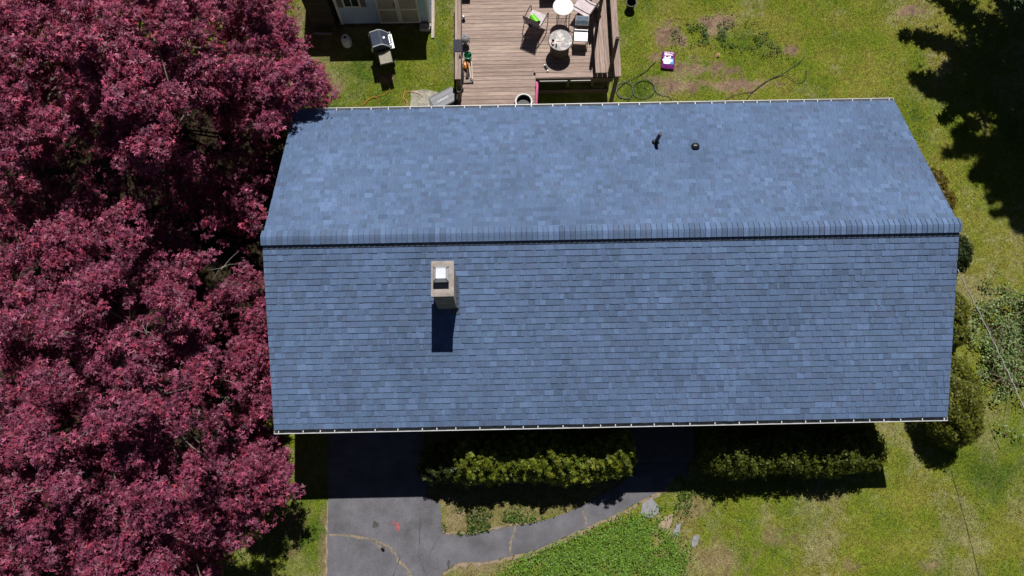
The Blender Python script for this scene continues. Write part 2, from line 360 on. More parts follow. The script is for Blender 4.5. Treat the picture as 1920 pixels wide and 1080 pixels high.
# dandelions and pale specks
q = np.concatenate([rng.uniform([-6.5, 5.2], [-3.9, 10], (60, 2)), rng.uniform([1.2, 5], [4, 10], (60, 2)), rng.uniform([8.3, -8], [12, 9], (50, 2)), rng.uniform([1, -8], [8, -6.4], (40, 2))])
V, F, kv, per = leaf_verts(np.column_stack([q, np.full(len(q), .03)]), np.tile([0., 0, 1], (len(q), 1)), rng.uniform(.006, .016, len(q)), ROSETTE)
tag(mesh_np('dandelions', V, F, kv, mat('dandelion', (.62, .64, .42), var=.2), ), 'tiny pale flower heads scattered in the lawn', 'flowers', kind='stuff')

# ------------------------------------------------------------------ house
m_sid = mat('cream_siding', (.62, .60, .55), rough=.6, var=.08, scale=2)
m_white = mat('white_trim', (.80, .80, .80), rough=.45, var=.05)
m_shin = mat('shingle', attr=True, rough=.9, var=.13, scale=.6, bump=.5, bscale=320, fine=(95, .42), spec=.25)
m_vent = mat('vent_black', (.012, .013, .016), rough=.6, var=.2)
m_conc = mat('concrete', (.42, .40, .37), rough=.9, var=.2, scale=5, bump=.5, bscale=80)
m_glass = mat('window_glass', (.03, .04, .05), rough=.08, var=.1, bump=0)
m_deckdk = mat('roof_underlay', (.05, .055, .07), rough=.9)
house = thing('house', (0, 0, 0), 'long single-storey house with blue-grey shingled gable roof and white gutters', 'house')
b = MB(); WX, WY = 7.7, 3.75; tz = RIDGE_Z-.16; ez = RIDGE_Z-WY*RISE/HW-.16
b.ext_x([(-WY, -.3), (WY, -.3), (WY, ez), (0, tz), (-WY, ez)], -WX, WX); wall = b.build('wall', m_sid, house)
b = MB(); b.box(-7.35, -4.75, -WY-.04, -WY-.005, 0, 2.15); gdoor = b.build('garage_door', m_white, house)
for k in range(4):
    b = MB(); b.box(-7.3, -4.8, -WY-.055, -WY-.042, .06+k*.52, .52+k*.52); b.build('door_panel', m_white, gdoor)
b = MB(); b.box(1.2, 2.1, -WY-.05, -WY-.005, .35, 2.4); fd = b.build('front_door', mat('door_paint', (.10, .03, .03), rough=.4), house)
b = MB(); b.lathe((2.0, -WY-.09, 1.3), [(.0, -.03), (.03, 0), (.0, .03)], 8); b.build('door_knob', mat('brass', (.5, .36, .12), rough=.3, metal=1), fd)
for x0, x1 in ((-3.6, -2.0), (-1.3, .3), (3.2, 4.6), (5.4, 6.9)):
    b = MB(); b.box(x0-.07, x1+.07, -WY-.05, -WY-.004, .93, 2.27); w_ = b.build('window', m_white, house)
    b = MB(); b.box(x0, x1, -WY-.058, -WY-.052, 1.0, 2.2); b.build('pane', m_glass, w_)
# stoop
b = MB(); b.box(.75, 2.55, -5.0, -WY-.06, -.05, .34); b.box(.95, 2.35, -5.35, -5.002, -.05, .17); b.build('stoop', mat('dark_slate', (.09, .09, .10), rough=.85, var=.25), house)
# roof deck
b = MB(); t = .14
b.ext_x([(-HW, EAVE_Z-.01), (0, RIDGE_Z-.01), (HW, EAVE_Z-.01), (HW, EAVE_Z-.01-t), (0, RIDGE_Z-.01-t), (-HW, EAVE_Z-.01-t)], -HL, HL)
roof = b.build('roof', m_deckdk, house)
for s in (-1, 1):
    for xs in (-1, 1):
        b = MB(); x0, x1 = sorted((xs*(HL+.002), xs*(HL+.012)))
        b.ext_x([(s*(HW+.01), EAVE_Z-.17), (s*.004, RIDGE_Z-.165), (s*.004, RIDGE_Z-.004), (s*(HW+.01), EAVE_Z-.006)], x0, x1); b.build('rake_trim', mat('rake_metal', (.16, .18, .22), rough=.6), roof)
def slope_pt(s, x, d, hgt):     # d = distance down from the ridge, hgt above roof plane
    return (x, s*(d*SC+hgt*SS), RIDGE_Z-d*SS+hgt*SC)
PAL = [((.107, .165, .288), .42), ((.113, .174, .305), .24), ((.126, .194, .342), .11), ((.096, .146, .248), .16), ((.105, .149, .254), .07)]
def tab_col():
    r = random.random(); t = 0
    for c, p in PAL:
        t += p
        if r < t: break
    k = random.gauss(1, .04); return tuple(max(.02, q*k*random.gauss(1, .012)) for q in c)
tabs = []
EXPO = .1435
NC = 31
for s in (-1, 1):
    for i in range(NC):
        d1 = SLEN+.035-(NC-1-i)*EXPO
        x = -HL-.012-random.random()*.1; tooth = True
        prevc = None
        while x < HL+.012:
            wd = random.choice((.07, .09, .11, .13, .15, .18, .22))*random.uniform(.9, 1.1)
            xa, xb = max(x, -HL-.012), min(x+wd, HL+.012); x += wd
            if xb-xa < .02: continue
            T = (.023 if tooth else .014)+random.uniform(-.0012, .0012); tooth = random.random() < .62 if tooth else True
            col = tab_col() if (prevc is None or random.random() < .93) else prevc
            prevc = col
            db = d1+random.uniform(-.004, .004); dt = max(d1-EXPO*1.22, .02)
            g = .0012
            P = [slope_pt(s, xa+g, dt, .003), slope_pt(s, xb-g, dt, .003), slope_pt(s, xb-g, db, T), slope_pt(s, xa+g, db, T), slope_pt(s, xa+g, db, -.004), slope_pt(s, xb-g, db, -.004), slope_pt(s, xa+g, dt, -.004), slope_pt(s, xb-g, dt, -.004)]
            Fc = [(0, 1, 2, 3), (3, 2, 5, 4), (0, 3, 4, 6), (1, 7, 5, 2)]
            if s > 0: Fc = [f[::-1] for f in Fc]
            cen = np.mean(P[:4], 0); v = CAM-cen; dist = np.linalg.norm(v); nrm = np.array([0, s*SS, SC])
            tabs.append((-(xb-xa)*max(.05, nrm @ v/dist)/dist**2*(1. if db < SLEN+1 else 0), P, Fc, col))
tabs.sort(key=lambda t: t[0])
m = MB()
for k, (a, P, Fc, col) in enumerate(tabs):
    if k < 300:
        b = MB(); b.add(P, Fc, col)
        me = bpy.data.meshes.new('shingle'); me.from_pydata(b.v, [], b.f); at_ = me.attributes.new('Col', 'FLOAT_COLOR', 'POINT'); at_.data.foreach_set('color', [q for c in b.c for q in (*c, 1.)])
        me.materials.append(m_shin); o = bpy.data.objects.new('shingle', me); COL.objects.link(o); o.parent = roof
    else: m.add(P, Fc, col)
me = bpy.data.meshes.new('shingle_courses'); me.from_pydata(m.v, [], m.f); at_ = me.attributes.new('Col', 'FLOAT_COLOR', 'POINT')
at_.data.foreach_set('color', np.column_stack([np.array(m.c), np.ones(len(m.c))]).astype(np.float32).ravel()); me.materials.append(m_shin)
o = bpy.data.objects.new('shingle_courses', me); COL.objects.link(o); o.parent = roof; o['kind'] = 'stuff'
# ridge vent and caps
b = MB()
for s in (-1, 1):
    P = [slope_pt(s, x_, d, hh) for x_ in (-HL-.015, HL+.015) for d, hh in ((0, .012), (.14, .012), (.14, .085), (0, .085))]
    b.add(P, [(0, 1, 2, 3), (7, 6, 5, 4), (1, 5, 6, 2), (3, 2, 6, 7), (0, 4, 5, 1)])
b.build('ridge_vent', m_vent, roof)
b = MB(); b.add([slope_pt(1, -HL, .10, .03), slope_pt(1, HL, .10, .03), slope_pt(1, HL, .178, .026), slope_pt(1, -HL, .178, .026)], [(0, 1, 2, 3)]); b.build('vent_flange', m_vent, roof)
b = MB(); b.add([slope_pt(-1, -HL, .10, .03), slope_pt(-1, HL, .10, .03), slope_pt(-1, HL, .24, .027), slope_pt(-1, -HL, .24, .027)], [(0, 3, 2, 1)]); b.build('vent_flange', mat('flange_grey', (.15, .18, .24), rough=.7), roof)
x = -HL-.02; k = 0
while x < HL-.0:
    e = .124; x1 = min(x+e-.008, HL+.03); hl = .095
    P = []
    for xx, hh in ((x, hl+.008), (x1, hl)):
        P += [slope_pt(-1, xx, .152, hh-.004), slope_pt(-1, xx, .02, hh), (xx, 0, RIDGE_Z+hh*1.02), slope_pt(1, xx, .02, hh), slope_pt(1, xx, .152, hh-.004)]
    P += [slope_pt(-1, x, .152, hl-.010), slope_pt(-1, x1, .152, hl-.012), slope_pt(1, x, .152, hl-.010), slope_pt(1, x1, .152, hl-.012), (x, 0, RIDGE_Z+.084)]
    Fc = [(i, i+1, i+6, i+5) for i in range(4)]+[(0, 5, 11, 10), (4, 12, 13, 9), (0, 10, 14, 2, 1), (4, 3, 2, 14, 12)]
    c0 = tab_col()
    if random.random() < .10: c0 = (.138, .212, .375)
    kk = 1.0; b = MB(); b.add(P, Fc, tuple(q*kk for q in c0)); b.build('ridge_cap', m_shin, roof, attr=True)
    x += e
# gutters
m_gin = mat('gutter_metal', (.56, .57, .59), rough=.4, var=.08, scale=3)
m_gdk = mat('gutter_inside', (.10, .11, .12), rough=.6, var=.4, scale=5)
for s in (-1, 1):
    y0, y1 = HW+.022, HW+.135; z1 = EAVE_Z-.035; z0 = z1-.1
    b = MB(); pr_ = [(y0, z1+.02), (y0, z0), (y1-.02, z0), (y1, z1-.03), (y1, z1+.004), (y1-.015, z1+.004), (y1-.015, z1-.004), (y1-.006, z1-.004), (y1-.008, z1-.03), (y1-.026, z0+.006), (y0+.006, z0+.006), (y0+.006, z1+.02)]
    b.ext_x([(s*a, z) for a, z in pr_], -HL-.01, HL+.01)
    for xs in (-1, 1):
        b.box(xs*(HL+.012)-.004, xs*(HL+.012)+.004, min(s*y0, s*y1), max(s*y0, s*y1), z0, z1+.005)
    g = b.build('gutter', m_gin, house)
    b = MB(); b.box(-HL+.01, HL-.01, min(s*(y0+.012), s*(y1-.03)), max(s*(y0+.012), s*(y1-.03)), z0+.008, z0+.012); b.build('gutter_bed', m_gdk, g)
    x = -HL+.08
    while x < HL-.05:
        b = MB(); yy = sorted((s*(y0+.008), s*(y1-.024))); b.box(x, x+.022, yy[0], yy[1], z1-.012, z1+.001); b.build('gutter_hanger', m_gin, g)
        x += random.uniform(.33, .6)
# downspout seen past the right rake
b = MB(); b.tube([(7.72, 3.9, EAVE_Z-.15), (7.95, 3.92, EAVE_Z-.45), (8.02, 3.93, EAVE_Z-.62)], .035, 8); b.tube([(7.80, 3.90, .1), (7.80, 3.90, EAVE_Z-.3)], .035, 8)
b.build('downspout', m_white, house)
# chimney
m_mas = mat('chimney_render', (.24, .22, .20), rough=.9, var=.25, scale=6, bump=.6, bscale=40)
m_crown = mat('chimney_crown', (.33, .29, .265), rough=.9, var=.28, scale=6, bump=.5, bscale=60)
cx0, cx1, cy0, cy1, cz = -4.06, -3.565, -1.635, -.835, 5.45
b = MB(); b.box(cx0+.03, cx1-.03, cy0+.05, cy1-.03, 3.6, cz-.07); ch = b.build('chimney', m_mas, house)
b = MB(); n_ = []
b.box(cx0, cx1, cy0, cy1, cz-.07, cz-.012); b.add([(cx0, cy0, cz-.012), (cx1, cy0, cz-.012), (cx1, cy1, cz-.012), (cx0, cy1, cz-.012), (cx0+.06, cy0+.07, cz), (cx1-.06, cy0+.07, cz), (cx1-.06, cy1-.06, cz), (cx0+.06, cy1-.06, cz)], [(4, 5, 6, 7), (0, 1, 5, 4), (1, 2, 6, 5), (2, 3, 7, 6), (3, 0, 4, 7)])
b.build('crown', m_crown, ch)
m_steel = mat('galvanised_steel', (.47, .49, .53), rough=.5, metal=.15, var=.12, scale=5, bump=.05)
fx, fy = -3.825, -1.20
b = MB(); b.box(fx-.14, fx+.14, fy-.15, fy+.15, cz-.002, cz+.03); b.build('flue_rim', mat('clay_flue', (.22, .17, .14)), ch)
b = MB()
for sx in (-1, 1):
    for sy in (-1, 1): b.box(fx+sx*.115-.012, fx+sx*.115+.012, fy+sy*.12-.012, fy+sy*.12+.012, cz+.031, cz+.20)
b.build('cap_leg', m_steel, ch)
b = MB(); z_ = cz+.195
b.add([(fx-.165, fy-.17, z_), (fx+.165, fy-.17, z_), (fx+.165, fy+.17, z_), (fx-.165, fy+.17, z_), (fx-.105, fy-.11, z_+.07), (fx+.105, fy-.11, z_+.07), (fx+.105, fy+.11, z_+.07), (fx-.105, fy+.11, z_+.07)], [(4, 5, 6, 7), (0, 1, 5, 4), (1, 2, 6, 5), (2, 3, 7, 6), (3, 0, 4, 7), (3, 2, 1, 0)])
cap_ = b.build('chimney_cap', m_steel, ch)
for sx in (-1, 1):
    for sy in (-1, 1):
        b = MB(); b.tube([(fx+sx*.165, fy+sy*.17, z_+.002), (fx+sx*.105, fy+sy*.11, z_+.072)], .007, 5); b.build('cap_seam', mat('seam_dark', (.10, .10, .11), rough=.5), cap_)
b = MB(); b.tube([(fx+sx*.165, fy+sy*.17, z_) for sx, sy in ((-1, -1), (1, -1), (1, 1), (-1, 1), (-1, -1))], .006, 5); b.build('cap_rim', mat('seam_dark'), cap_)
for k in range(7):
    b = MB(); zc = cz-.14-k*.155; b.box(cx0+.026, cx1-.026, cy0+.046, cy1-.026, zc-.006, zc+.006); b.build('mortar_joint', mat('mortar', (.15, .14, .13), rough=.95), ch)
# flashing
m_fl = mat('flashing', (.10, .13, .19), rough=.5, metal=.3, var=.2)
b = MB(); da = -(cy0+.05)/SC
P = [slope_pt(-1, cx0+.01, da-.02, .022), slope_pt(-1, cx1+.02, da-.02, .022), slope_pt(-1, cx1+.03, da+.13, .024), slope_pt(-1, cx0+.0, da+.13, .024)]
P2 = [(cx0+.02, cy0+.047, P[0][2]+.10), (cx1-.01, cy0+.047, P[1][2]+.10)]
b.add(P+P2, [(0, 1, 2, 3), (4, 5, 1, 0)]); b.build('apron_flashing', m_fl, ch)
k = 0; d = -(cy1-.03)/SC
while d < da:
    P = [slope_pt(-1, cx1-.028, d, .024), slope_pt(-1, cx1+.035, d, .024), slope_pt(-1, cx1+.035, d+.12, .026), slope_pt(-1, cx1-.028, d+.12, .026)]
    top = [(cx1-.027, P[0][1], P[0][2]+.10), (cx1-.027, P[3][1], P[0][2]+.10)]
    b = MB(); b.add(P+top, [(0, 1, 2, 3), (4, 0, 3, 5)]); b.build('step_flashing', m_fl, ch); d += .135
# plumbing pipe and roof vent on the back slope
m_blk = mat('black_rubber', (.014, .014, .016), rough=.55, var=.2)
def on_slope(pxx, pyy):
    d = FW+RT*(pxx-960)/FPX-UP*(pyy-540)/FPX; nrm = np.array([0, SS, SC]); t = ((np.array([0, 0, RIDGE_Z])-CAM) @ nrm)/(d @ nrm); return CAM+d*t
p = on_slope(1229, 268)
b = MB(); b.tube([p+[0, 0, -.1], p+[.0, 0, .02], p+[.03, .0, .52]], [.05, .05, .046], 12); vp = b.build('vent_pipe', m_blk, house, smooth=True)
b = MB(); b.lathe((p[0], p[1], p[2]-.03), [(.11, 0), (.10, .05), (.07, .12), (.06, .14)], 14); b.build('pipe_boot', m_blk, vp, smooth=True)
p = on_slope(1303, 277)
prof = [(-.10, 0), (-.105, .05), (-.09, .10), (-.05, .13), (.0, .14), (.06, .12), (.10, .06), (.115, 0)]
b = MB(); n_ = 9
vs = []; fs = []
for i, (yy, zz) in enumerate(prof):
    for k in range(n_):
        a = -1+2*k/(n_-1); rnd = 1-.35*abs(a)**4
        vs.append((p[0]+a*.095, p[1]-yy*rnd, p[2]-.03+zz*(1-.25*abs(a)**5)+.02))
for i in range(len(prof)-1):
    for k in range(n_-1): fs.append((i*n_+k, i*n_+k+1, (i+1)*n_+k+1, (i+1)*n_+k))
fs += [tuple(i*n_ for i in range(len(prof))), tuple(i*n_+n_-1 for i in range(len(prof)-1, -1, -1))]
b.add(vs, fs); b.build('roof_vent', mat('black_metal', (.02, .021, .024), rough=.28, var=.1, metal=.2), house, smooth=True)
# service cable from gable to street
c0 = at(1795, 505, 3.1); c1 = at(1862, 640, 2.9); c2 = at(1925, 778, 3.0); c3 = at(2050, 1080, 3.6); c4 = at(2300, 1700, 5.)
P = smooth_path([c0, c1, c2, c3, c4], 10)
b = MB(); b.tube(P, .008, 6); cab = b.build('service_cable', mat('black_cable', (.03, .03, .032), rough=.5))
b = MB(); tw = []
for i, p in enumerate(smooth_path([c0, c1, c2, c3, c4], 60)): tw.append(p+np.array([.007*math.cos(i*.5), 0, .007*math.sin(i*.5)+.009]))
b.tube(tw, .008, 5); b.build('neutral_wire', mat('aluminium_wire', (.62, .62, .63), rough=.4, metal=.3), cab)
tag(cab, 'twisted black and bare metal overhead service cable running from the right gable', 'cable')

# ------------------------------------------------------------------ deck
def wood(name, c, **k): return mat(name, c, rough=.8, var=.28, scale=2.2, bump=.4, bscale=40, stretch=(.6, 9, 9), fine=(9, .22), **k)
def woody(name, c): return mat(name, c, rough=.8, var=.28, scale=2.2, bump=.4, bscale=40, stretch=(9, .6, 9), fine=(9, .22))
WD = [wood('deck_wood_%d' % i, c) for i, c in enumerate(((.335, .245, .205), (.37, .275, .235), (.305, .222, .188), (.40, .30, .25)))]
WDY = [woody('bench_wood_%d' % i, c) for i, c in enumerate(((.34, .25, .21), (.37, .275, .235), (.31, .225, .19)))]
m_dw = mat('dark_wood', (.075, .052, .042), rough=.85, var=.3, scale=5)
deck = thing('deck', (-1.4, 7, 0), 'weathered brown timber deck with corner bench behind the house', 'deck')
DZ = 1.0; DX0, DX1, DYN, DYE = at(864, 100, DZ)[0], at(1146, 100, DZ)[0], 10.2, at(1070, 145, DZ)[1]; DXI = at(1005, 165, DZ)[0]
BRD = .130; yb = DYE+.352
n0 = int((yb-WY-.03)/BRD); y = yb-n0*BRD
while y < DYN:
    x1 = DX1 if y > yb-.01 else DXI-.004*(y < DYE)-(.0 if y < DYE-.001 else .06)
    b = MB(); b.box(DX0, x1, y, y+BRD-.011, DZ-.03+random.uniform(-.002, .001), DZ+random.uniform(-.003, .003)); b.build('deck_board', random.choice(WD), deck); y += BRD
for k in range(2):
    b = MB(); b.box(DXI+(-.055, .0)[k], DX1, DYE+.004+.174*(1-k), DYE+.166+.174*(1-k), DZ-.03, DZ+.005); b.build('border_board', WD[k], deck)
b = MB(); b.box(DXI+.01, DX1, DYE-.035, DYE+.002, DZ-.24, DZ-.002); b.build('fascia', m_dw, deck)
b = MB(); b.box(DXI-.03, DXI-.002, WY+.1, DYE-.036, DZ-.24, DZ-.032); b.build('fascia', m_dw, deck)
b = MB(); b.box(DX1+.002, DX1+.03, DYE-.03, DYN, DZ-.24, DZ-.002); b.build('fascia', m_dw, deck)
b = MB(); b.box(DX0-.03, DX0-.002, WY+.1, DYN, DZ-.24, DZ-.002); b.build('fascia', m_dw, deck)
for xx in (DXI+.06, DXI+1.0, DXI+1.75, DX1-.08):
    b = MB(); b.box(xx-.045, xx+.045, DYE+.03, DYE+.12, -.1, DZ-.031); b.build('post', m_dw, deck)
b = MB(); b.box(DXI+.02, DX1-.04, DYE-.06, DYE-.02, .18, .38); b.build('lower_beam', m_dw, deck)
for (x0, x1) in ((DXI+.12, DXI+.95), (DXI+1.05, DXI+1.65)):
    b = MB(); b.tube([(x0, DYE-.07, DZ-.07), (x1, DYE-.07, DZ-.07)], .012, 6); b.build('sunlit_slit', m_white, deck)  # white bars painting the sunlit slit below the deck edge
RZ = DZ+.85; rx0, rx1 = at(853, 80, RZ)[0], at(864, 80, RZ)[0]; rm = (rx0+rx1)/2; ry = at(858, 148, RZ)[1]
b = MB(); b.box(rx0, rm-.004, ry, DYN, RZ-.04, RZ); b.build('rail_cap', WDY[1], deck); b = MB(); b.box(rm+.004, rx1, ry, DYN, RZ-.04, RZ); b.build('rail_cap', WDY[0], deck)
yy = ry+.06
while yy < DYN:
    b = MB(); b.box(rm-.045, rm+.045, yy-.045, yy+.045, 0, RZ-.041); b.build('post', m_dw, deck); yy += 1.1
for zz in (DZ+.15, DZ+.42, DZ+.68):
    b = MB(); b.box(rm+.046, rm+.07, ry, DYN, zz-.06, zz+.05); b.build('rail', m_dw, deck)
b = MB(); b.box(rm-.05, rm+.05, ry-.22, ry-.12, 0, DZ+.5); b.build('post', m_dw, deck)
BZ = DZ+.42; bx0, bx1 = at(1113, 60, BZ)[0], at(1140, 60, BZ)[0]; bw = (bx1-bx0)/3; by = at(1128, 136, BZ)[1]
for k in range(3):
    b = MB(); b.box(bx0+k*bw, bx0+(k+1)*bw-.008, by, DYN, BZ-.035, BZ); b.build('bench_board', WDY[k], deck)
b = MB(); b.box(bx0+.03, bx0+.06, by+.08, DYN, DZ+.006, BZ-.036); b.build('bench_front', m_dw, deck)
PZ = DZ+.85; px0, px1 = at(1148, 60, PZ)[0], at(1160, 60, PZ)[0]; py = at(1155, 143, PZ)[1]
b = MB(); b.box(px0, px1, py, DYN, PZ-.04, PZ); b.build('bench_back_cap', WDY[2], deck)
for yy in (py+.1, py+1.35, py+2.6, py+3.8):
    b = MB(); b.box((px0+px1)/2-.05, (px0+px1)/2+.05, yy-.05, yy+.05, 0, PZ-.041); b.build('post', m_dw, deck)
for zz in (BZ+.14, BZ+.30):
    b = MB(); b.box((px0+px1)/2-.076, (px0+px1)/2-.052, py+.02, DYN, zz-.06, zz+.06); b.build('rail', m_dw, deck)
# tall light poles beside the bench
for (bx, by, tp, lab) in ((1121, 38, 2.3, 'dark wooden pole rising from the bench, upper of the two'), (1143, 136, 1.75, 'dark wooden pole at the lower end of the deck bench')):
    p = at(bx, by, BZ); b = MB(); b.box(p[0]-.045, p[0]+.045, p[1]-.035, p[1]+.035, BZ+.002, BZ+tp)
    po = b.build('light_pole', m_dw); tag(po, lab, 'pole', 'poles on the deck bench')
    b = MB(); b.tube([(p[0], p[1]-.045, BZ+tp-.06), (p[0], p[1]-.11, BZ+tp-.06), (p[0], p[1]-.12, BZ+tp-.02)], .008, 6); b.build('hook', m_blk, po)

# deck furniture, built at the origin facing +y (seat front toward +y)
m_frame = mat('black_frame', (.02, .02, .022), rough=.4, var=.15)
m_sling = mat('pale_sling', (.62, .53, .56), rough=.8, var=.18, scale=7, bump=.3, bscale=200)
m_slingd = mat('mauve_sling', (.24, .19, .24), rough=.8, var=.2, scale=7, bump=.3, bscale=200)
m_bpanel = mat('brown_sling', (.12, .06, .06), rough=.8, var=.2)
def curved_panel(pts, x0, x1, th=.012):
    vs = []; fs = []
    for (yy, zz) in pts: vs += [(x0, yy, zz), (x1, yy, zz), (x0, yy, zz-th), (x1, yy, zz-th)]
    for i in range(len(pts)-1):
        a = i*4; fs += [(a, a+4, a+5, a+1), (a+2, a+3, a+7, a+6), (a, a+2, a+6, a+4), (a+1, a+5, a+7, a+3)]
    e = (len(pts)-1)*4; fs += [(0, 1, 3, 2), (e, e+2, e+3, e+1)]
    b = MB(); b.add(vs, fs); return b
def armchair(loc, rz, label, backm, s=1.):
    t = thing('patio_armchair', loc, label, 'chair', 'sling armchairs on the deck', rz); t.scale = (s, s, s)
    curved_panel([(.27, .41), (.24, .43), (.1, .42), (-.1, .39), (-.22, .40)], -.24, .24).build('seat', m_sling, t, world=False)
    curved_panel([(-.235, .42), (-.28, .55), (-.33, .72), (-.39, .92)], -.23, .23, .014).build('backrest', backm, t, world=False)
    for sx in (-1, 1):
        b = MB(); b.tube(smooth_path([(sx*.27, .30, 0.), (sx*.28, .27, .40), (sx*.285, .25, .60), (sx*.29, .14, .64), (sx*.285, -.12, .62), (sx*.27, -.30, .60)], 5), .013, 7); b.build('armrest', m_frame, t, world=False, smooth=True)
        b = MB(); b.tube([(sx*.27, -.36, 0.), (sx*.27, -.24, .40), (sx*.25, -.30, .60), (sx*.245, -.40, .94)], .013, 7); b.build('leg', m_frame, t, world=False, smooth=True)
    b = MB(); b.tube([(-.245, -.40, .94), (.245, -.40, .94)], .013, 7); b.tube([(-.275, .26, .40), (.275, .26, .40)], .012, 7); b.tube([(-.27, -.24, .39), (.27, -.24, .39)], .012, 7); b.build('crossbar', m_frame, t, world=False)
    return t
p = at(1004, 52, DZ); armchair((p[0], p[1], DZ), math.radians(-27), 'sling armchair holding a lime green ribbed bucket', m_slingd)
p = at(1093, 33, DZ); armchair((p[0]+.02, p[1]+.05, DZ), math.radians(58), 'large pale sling armchair beside the round white table at the frame edge', m_bpanel, 1.12)
# green ribbed bucket on first chair
p = at(1002, 37, DZ+.53); t = thing('ribbed_bucket', p, 'lime green ribbed bucket lying on the sling armchair', 'bucket', rz=math.radians(-62))
b = MB(); m_lime = mat('lime_plastic', (.14, .62, .015), rough=.35, var=.06)
prof = []
for k in range(17): prof.append((.085+.03*k/16+(.006 if k % 4 < 2 else 0), -.15+.3*k/16))
vs = []; n_ = 18
for r, xx in prof: vs += [(xx, r*math.cos(2*PI*q/n_), r*math.sin(2*PI*q/n_)) for q in range(n_)]
fs = [(i*n_+q, i*n_+(q+1) % n_, (i+1)*n_+(q+1) % n_, (i+1)*n_+q) for i in range(16) for q in range(n_)]+[tuple(range(n_))]
b.add(vs, fs); b.build('bucket_body', m_lime, t, world=False, smooth=True)
b = MB(); b.tube([(.15, .12*math.cos(a), .12*math.sin(a)) for a in np.linspace(0, 2*PI, 19)], .007, 5); b.build('rim', m_lime, t, world=False)
p = at(997, 46, DZ+.46); b = MB(); b.box(p[0]-.10, p[0]+.10, p[1]-.06, p[1]+.06, DZ+.43, DZ+.455, rz=.4); tag(b.build('folded_cloth', mat('violet_cloth', (.14, .11, .34), rough=.9, var=.2)), 'violet blue cloth under the lime green bucket', 'cloth')
# folding chair facing the house
p = at(1087, 84, DZ); t = thing('folding_chair', (p[0], p[1]+.04, DZ), 'black framed folding chair with white seat and grey-blue back pad', 'chair', rz=math.radians(176))
m_pad = mat('white_vinyl', (.72, .73, .75), rough=.4, var=.05); m_bpad = mat('blue_grey_vinyl', (.36, .46, .58), rough=.35, var=.2, scale=14)
curved_panel([(.20, .44), (.1, .455), (-.1, .455), (-.19, .45)], -.2, .2, .035).build('seat', m_pad, t, world=False)
bk = curved_panel([(-.20, .66), (-.26, .76), (-.36, .87)], -.2, .2, .03).build('backrest', m_pad, t, world=False)
curved_panel([(-.205, .675), (-.262, .772), (-.345, .862)], -.172, .172, .012).build('back_pad', m_bpad, bk, world=False)
for sx in (-1, 1):
    b = MB(); b.tube([(sx*.215, .28, 0), (sx*.215, -.1, .48), (sx*.215, -.36, .89)], .012, 6); b.build('leg', m_frame, t, world=False)
    b = MB(); b.tube([(sx*.20, -.28, 0), (sx*.20, .17, .42)], .012, 6); b.build('leg', m_frame, t, world=False)
b = MB(); b.tube([(-.215, .25, .04), (.215, .25, .04)], .01, 6); b.tube([(-.2, -.26, .03), (.2, -.26, .03)], .01, 6); b.build('crossbar', m_frame, t, world=False)
# bistro table
p = at(1056, 12, DZ+.76); t = thing('bistro_table', (p[0], p[1], DZ), 'round white topped bistro table on a thin wire stand', 'table')
b = MB(); b.lathe((0, 0, .74), [(.29, -.005), (.305, .004), (.305, .016), (.29, .024), (.0, .024)], 32); b.build('tabletop', mat('white_mosaic', (.78, .78, .74), rough=.6, var=.12, scale=14, bump=.2, fine=(40, .1)), t, world=False)
for k in range(4):
    a = PI/4+k*PI/2; b = MB(); b.tube([(.2*math.cos(a), .2*math.sin(a), .735), (.16*math.cos(a), .16*math.sin(a), .4), (.21*math.cos(a), .21*math.sin(a), 0)], .009, 6); b.build('leg', m_frame, t, world=False)
b = MB()
for zz, r in ((.18, .19), (.34, .165), (.52, .18)):
    b.tube([(r*math.cos(PI/4+q*PI/2), r*math.sin(PI/4+q*PI/2), zz) for q in range(5)], .006, 5)
for q in range(4):
    a = q*PI/2; r = .13; b.tube([(r*math.cos(a)+.05*math.cos(w_), r*math.sin(a)+.05*math.sin(w_), .26+.05*math.sin(w_*2)) for w_ in np.linspace(0, 2*PI, 10)], .004, 4)
b.build('wire_lattice', m_frame, t, world=False)
